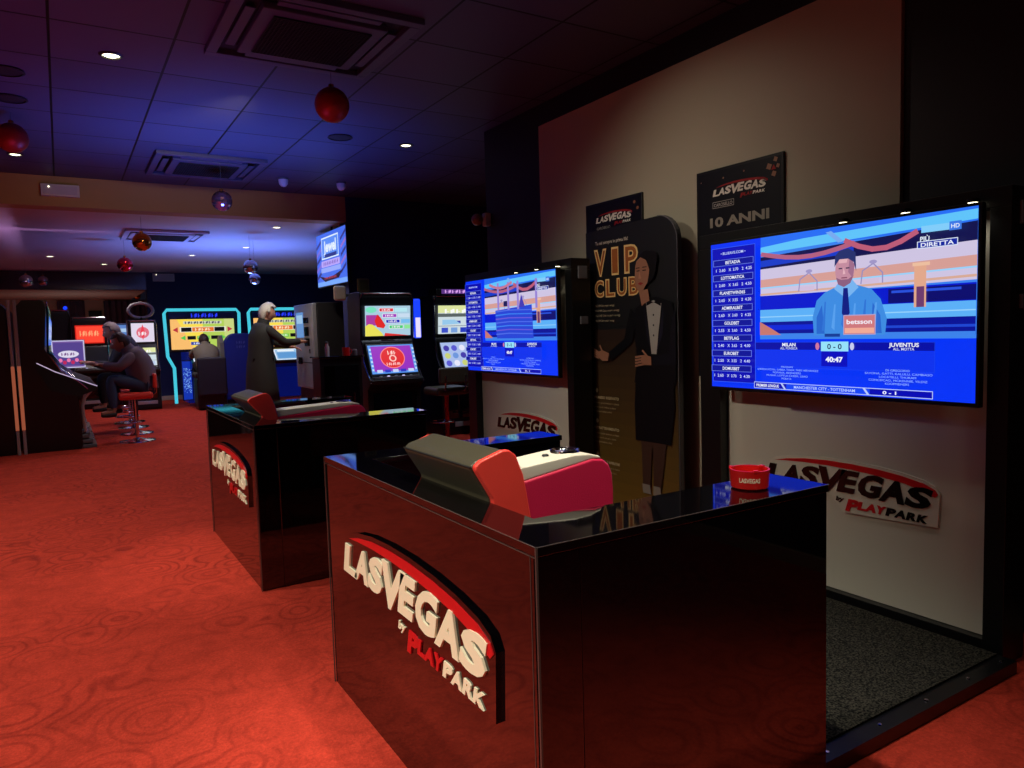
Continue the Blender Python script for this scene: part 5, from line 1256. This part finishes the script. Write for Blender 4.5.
    for s in 'lr':
        N = []; E = []; fd = J['ft'+s].normalized()
        h0 = add(J['an'+s]-fd*0.03+V3(0, 0, -0.035), (0.040, 0.036)); m_ = add(J['an'+s]+J['ft'+s]*0.45+V3(0, 0, -0.03), (0.042, 0.032), h0); add(J['an'+s]+J['ft'+s]+V3(0, 0, -0.02), (0.036, 0.024), m_)
        join_meshes('shoe', [skin_mesh(N, E, 2, 0)], M['shoe'], root)
    return root
# standing man at the change machine (faces +X)
person((2.34, 10.35, 0), 'standing person with white hair in a long black coat at the change machine',
       dict(pelvis=V3(-0.02, 0, 0.90), chest=V3(0.0, 0, 1.28), neck=V3(0.04, 0, 1.44), head=V3(0.11, 0, 1.575), hup=V3(0.18, 0, 0.98), hf=V3(0.95, -0.18, -0.28),
            shl=V3(0.02, 0.17, 1.38), shr=V3(0.02, -0.17, 1.38), ell=V3(0.24, 0.22, 1.16), elr=V3(0.27, -0.20, 1.16), hal=V3(0.44, 0.12, 1.10), har=V3(0.52, -0.12, 1.17),
            hil=V3(-0.02, 0.10, 0.86), hir=V3(-0.02, -0.10, 0.86), knl=V3(0.0, 0.11, 0.48), knr=V3(0.02, -0.11, 0.48), anl=V3(-0.03, 0.12, 0.085), anr=V3(0.0, -0.12, 0.085), ftl=V3(0.15, 0.02, -0.03), ftr=V3(0.15, -0.02, -0.03)),
       'coat', 'trousers', 'skin', 'hair_white', fluff=1.14, coat_hem=(0.34, -0.02))
# seated players in the left row (face -X)
def seat_pose(lean=0.0, hz=0.0):
    return dict(pelvis=V3(0.0, 0, 0.72), chest=V3(-0.06-lean*0.5, 0, 1.04-hz), neck=V3(-0.14-lean, 0, 1.17-hz), head=V3(-0.22-lean*1.2, 0, 1.26-hz), hup=V3(-0.35, 0, 0.93), hf=V3(-0.92, -0.05, -0.35),
                shl=V3(-0.09-lean*0.8, 0.17, 1.12-hz), shr=V3(-0.09-lean*0.8, -0.17, 1.12-hz), ell=V3(-0.25-lean, 0.21, 0.90), elr=V3(-0.25-lean, -0.22, 0.93), hal=V3(-0.47, 0.12, 0.97), har=V3(-0.46, -0.14, 0.97),
                hil=V3(-0.04, 0.10, 0.70), hir=V3(-0.04, -0.10, 0.70), knl=V3(-0.36, 0.13, 0.78), knr=V3(-0.38, -0.14, 0.80), anl=V3(-0.28, 0.13, 0.42), anr=V3(-0.36, -0.14, 0.40), ftl=V3(-0.14, 0.0, -0.03), ftr=V3(-0.15, -0.02, -0.02))
pA = person((0.86, 10.16, 0), 'seated person with dark hair in grey jacket and jeans at the nearest left machine', seat_pose(0.02, 0.03), 'jacket', 'jeans', 'skin_dark', 'hair_brown')
pB = person((0.80, 11.05, 0), 'seated person with grey hair in black jacket, second at the left row', seat_pose(0.0, -0.12), 'jacket_black', 'trousers', 'skin', 'hair_grey')
# seated person at the left neon machine (faces +Y), on a small stool
def rotp(d, a):
    R_ = Matrix.Rotation(a, 3, 'Z'); return {k: R_ @ v for k, v in d.items()}
ps = rotp(seat_pose(0.05, 0.05), -PI/2)
person((2.20, 13.9, 0), 'seated person in khaki jacket seen from behind at the left neon machine', ps, 'jacket_beige', 'trousers', 'skin', 'hair_brown')
root = empty('padded_seat', (2.21, 13.86, 0), label='bulky dark padded seat under the person at the left neon machine', cat='seat')
b = MB(); b.box(-0.24, 0.24, -0.22, 0.24, 0.0, 0.56, 0.05, seg=4); b.build('base', M['black_satin'], root, smooth=True)
b = MB(); b.box(-0.26, 0.26, -0.24, 0.26, 0.562, 0.66, 0.04, seg=4); b.build('cushion', M['jacket_black'], root, smooth=True)
b = MB(); b.box(-0.24, 0.24, -0.33, -0.25, 0.25, 0.92, 0.035, seg=4); b.build('backrest', M['jacket_black'], root, smooth=True)

# ------------------------------------------------------------------ cables at right
root = empty('cable_bundle', (3.0, 1.1, 0), label='tangled grey cables on the carpet behind the television unit', cat='cables')
random.seed(3)
for i in range(4):
    b = MB(); p = []
    for k in range(14):
        t = k/13; p.append((0.11-0.06*i*t+0.03*math.sin(t*9+i), 0.14-0.50*t+0.05*math.sin(t*7+i*2), 0.008+0.035*abs(math.sin(t*5+i))))
    b.tube(p, 0.005, 6); b.build('cable', M['cable'], root, smooth=True)
root = empty('wall_cable', (3.15, 1.0, 0), label='thin dark cable looping down the wall at the right edge', cat='cable')
b = MB(); b.tube([(0, 0.1-0.12*math.sin(k/12*PI), 0.12+0.6*k/12) for k in range(13)], 0.005, 6); b.build('cord', M['grey_plastic'], root, smooth=True)
root = empty('power_plug', (2.70, 1.09, 0.0), rz=-0.1, label='white plug lying on the red carpet at the lower right edge', cat='plug')
b = MB(); b.tube([(0, 0, 0.022), (0.05, 0, 0.022)], [0.02, 0.016], 14); b.build('plug_body', M['white_plastic'], root, smooth=True)
b = MB(); b.tube([(0.05, 0, 0.018), (0.12, 0.03, 0.01), (0.25, 0.02, 0.008), (0.35, 0.1, 0.008)], 0.005, 6); b.build('cord', M['cable'], root, smooth=True)

# ------------------------------------------------------------------ lights
def light(name, typ, loc, energy, col, rot=None, target=None, **k):
    d = bpy.data.lights.new(name, typ); d.energy = energy; d.color = col
    for a_, v in k.items(): setattr(d, a_, v)
    o = bpy.data.objects.new(name, d); COL.objects.link(o); o.location = loc
    if target is not None: o.rotation_euler = (Vector(target)-Vector(loc)).to_track_quat('-Z', 'Y').to_euler()
    elif rot: o.rotation_euler = rot
    return o
WARM = (1.0, 0.93, 0.76)
def spot(loc, e, col=WARM, ang=100, blend=1.0, tgt=None, r=0.05):
    return light('ceiling_or_added_spot', 'SPOT', loc, e, col, target=tgt or (loc[0], loc[1], 0), spot_size=math.radians(ang), spot_blend=blend, shadow_soft_size=r)
# downlights over the open carpet (left / behind the camera), added fills and those seen in the picture
spot((-1.3, 0.9, 2.88), 270, ang=110, blend=0.7)
spot((-1.5, 3.3, 2.88), 200, ang=122, blend=0.8)
spot((-1.4, 5.9, 2.88), 110, ang=120, blend=0.9)
spot((0.358, 4.96, 2.86), 60, ang=95)
spot((-0.236, 7.87, 2.86), 70, ang=110)
spot((2.738, 6.15, 2.86), 14, ang=90)
spot((2.2, 0.3, 2.88), 9, ang=110)  # added spot, lifts the dark carpet at lower right
spot((3.9, 6.6, 2.88), 70, (0.75, 0.85, 1.0), ang=130, blend=0.9)  # added bluish fill so the dividing wall is not black
spot((-0.9, 1.75, 2.88), 215, ang=44, blend=0.9, tgt=(0.72, 1.80, 0.55), r=0.04)  # added accent that brightens the front desk's letters
spot((-0.9, 4.25, 2.88), 170, ang=40, blend=0.9, tgt=(0.72, 4.28, 0.55), r=0.04)  # same added accent for the further desk
# booths: warm downlights above recliners, plus added aimed fills
spot((1.15, 1.45, 2.88), 165, (1, 0.95, 0.74), ang=68, blend=0.9)
spot((0.9, -0.4, 2.88), 110, ang=36, blend=0.9, tgt=(1.12, 1.55, 0.85))  # added fill from the camera side onto recliner cheek and arm
spot((2.55, 7.9, 2.88), 26, ang=100)  # added fill for the siren and the wall edge
spot((1.9, 1.4, 2.88), 10, ang=110)
spot((-0.4, 3.2, 2.86), 150, (1.0, 0.93, 0.74), ang=58, blend=1.0, tgt=(2.9, 3.3, 0.55), r=0.08)  # added wide spot to brighten both unit panels and the standee
spot((1.15, 3.95, 2.88), 240, (1, 0.95, 0.74), ang=68, blend=0.9)
spot((2.0, 3.2, 2.88), 18, (1, 0.88, 0.70), ang=120, blend=0.9, tgt=(3.1, 3.0, 0.8))
# header pucks
for y in (1.36, 1.60, 1.86): light('puck', 'SPOT', (2.753, y, 1.635), 0.5, (1, 0.95, 0.8), target=(2.80, y, 0), spot_size=2.2, spot_blend=1, shadow_soft_size=0.015)
# added warm wash on the cream wall and the ochre beam
spot((0.9, 2.6, 2.88), 4, (1.0, 0.80, 0.64), ang=100, tgt=(3.16, 3.0, 1.9), r=0.12)
spot((1.2, 5.3, 2.80), 34, (1.0, 0.78, 0.45), ang=60, tgt=(0.9, 8.75, 2.70), r=0.12)
# added blue and violet fills tinting the dark ceiling, no fitting modelled
light('added_blue_upfill', 'SPOT', (1.3, 6.4, 1.3), 230, (0.05, 0.16, 1.0), target=(1.3, 6.6, 2.92), spot_size=2.1, spot_blend=1, shadow_soft_size=0.3)
light('added_upfill', 'SPOT', (-0.1, 4.6, 0.6), 40, (0.55, 0.10, 0.62), target=(-0.2, 4.9, 2.92), spot_size=2.3, spot_blend=1, shadow_soft_size=0.4)
# back room: added fills tinting the lower ceiling, then downlights
light('added_blue_upfill', 'SPOT', (2.3, 11.4, 1.0), 340, (0.12, 0.25, 1.0), target=(2.3, 11.6, 2.62), spot_size=2.5, spot_blend=1, shadow_soft_size=0.4)
light('added_upfill', 'SPOT', (-0.5, 10.6, 1.0), 430, (0.78, 0.42, 0.92), target=(-0.5, 11.0, 2.62), spot_size=2.6, spot_blend=1, shadow_soft_size=0.4)
spot((0.9, 10.9, 2.58), 60, (1, 0.75, 0.7), ang=120)
spot((1.92, 13.03, 2.58), 80, (1, 0.85, 0.75), ang=140)
spot((2.40, 9.45, 2.58), 80, (1, 0.9, 0.75), ang=130)
spot((0.74, 14.9, 2.58), 60, (1, 0.85, 0.8), ang=140)
spot((0.3, 18.6, 2.22), 80, (0.95, 0.85, 0.85), ang=160)  # added lamp to brighten the far curtains
light('added_upfill', 'SPOT', (0.3, 18.2, 0.8), 12, (1.0, 0.85, 0.9), target=(0.3, 18.4, 2.27), spot_size=2.6, spot_blend=1, shadow_soft_size=0.4)  # added pale fill under the beige far ceiling
wd = bpy.data.worlds.new('world'); scene.world = wd; wd.use_nodes = True
wd.node_tree.nodes['Background'].inputs[0].default_value = (0.004, 0.004, 0.008, 1); wd.node_tree.nodes['Background'].inputs[1].default_value = 1.0
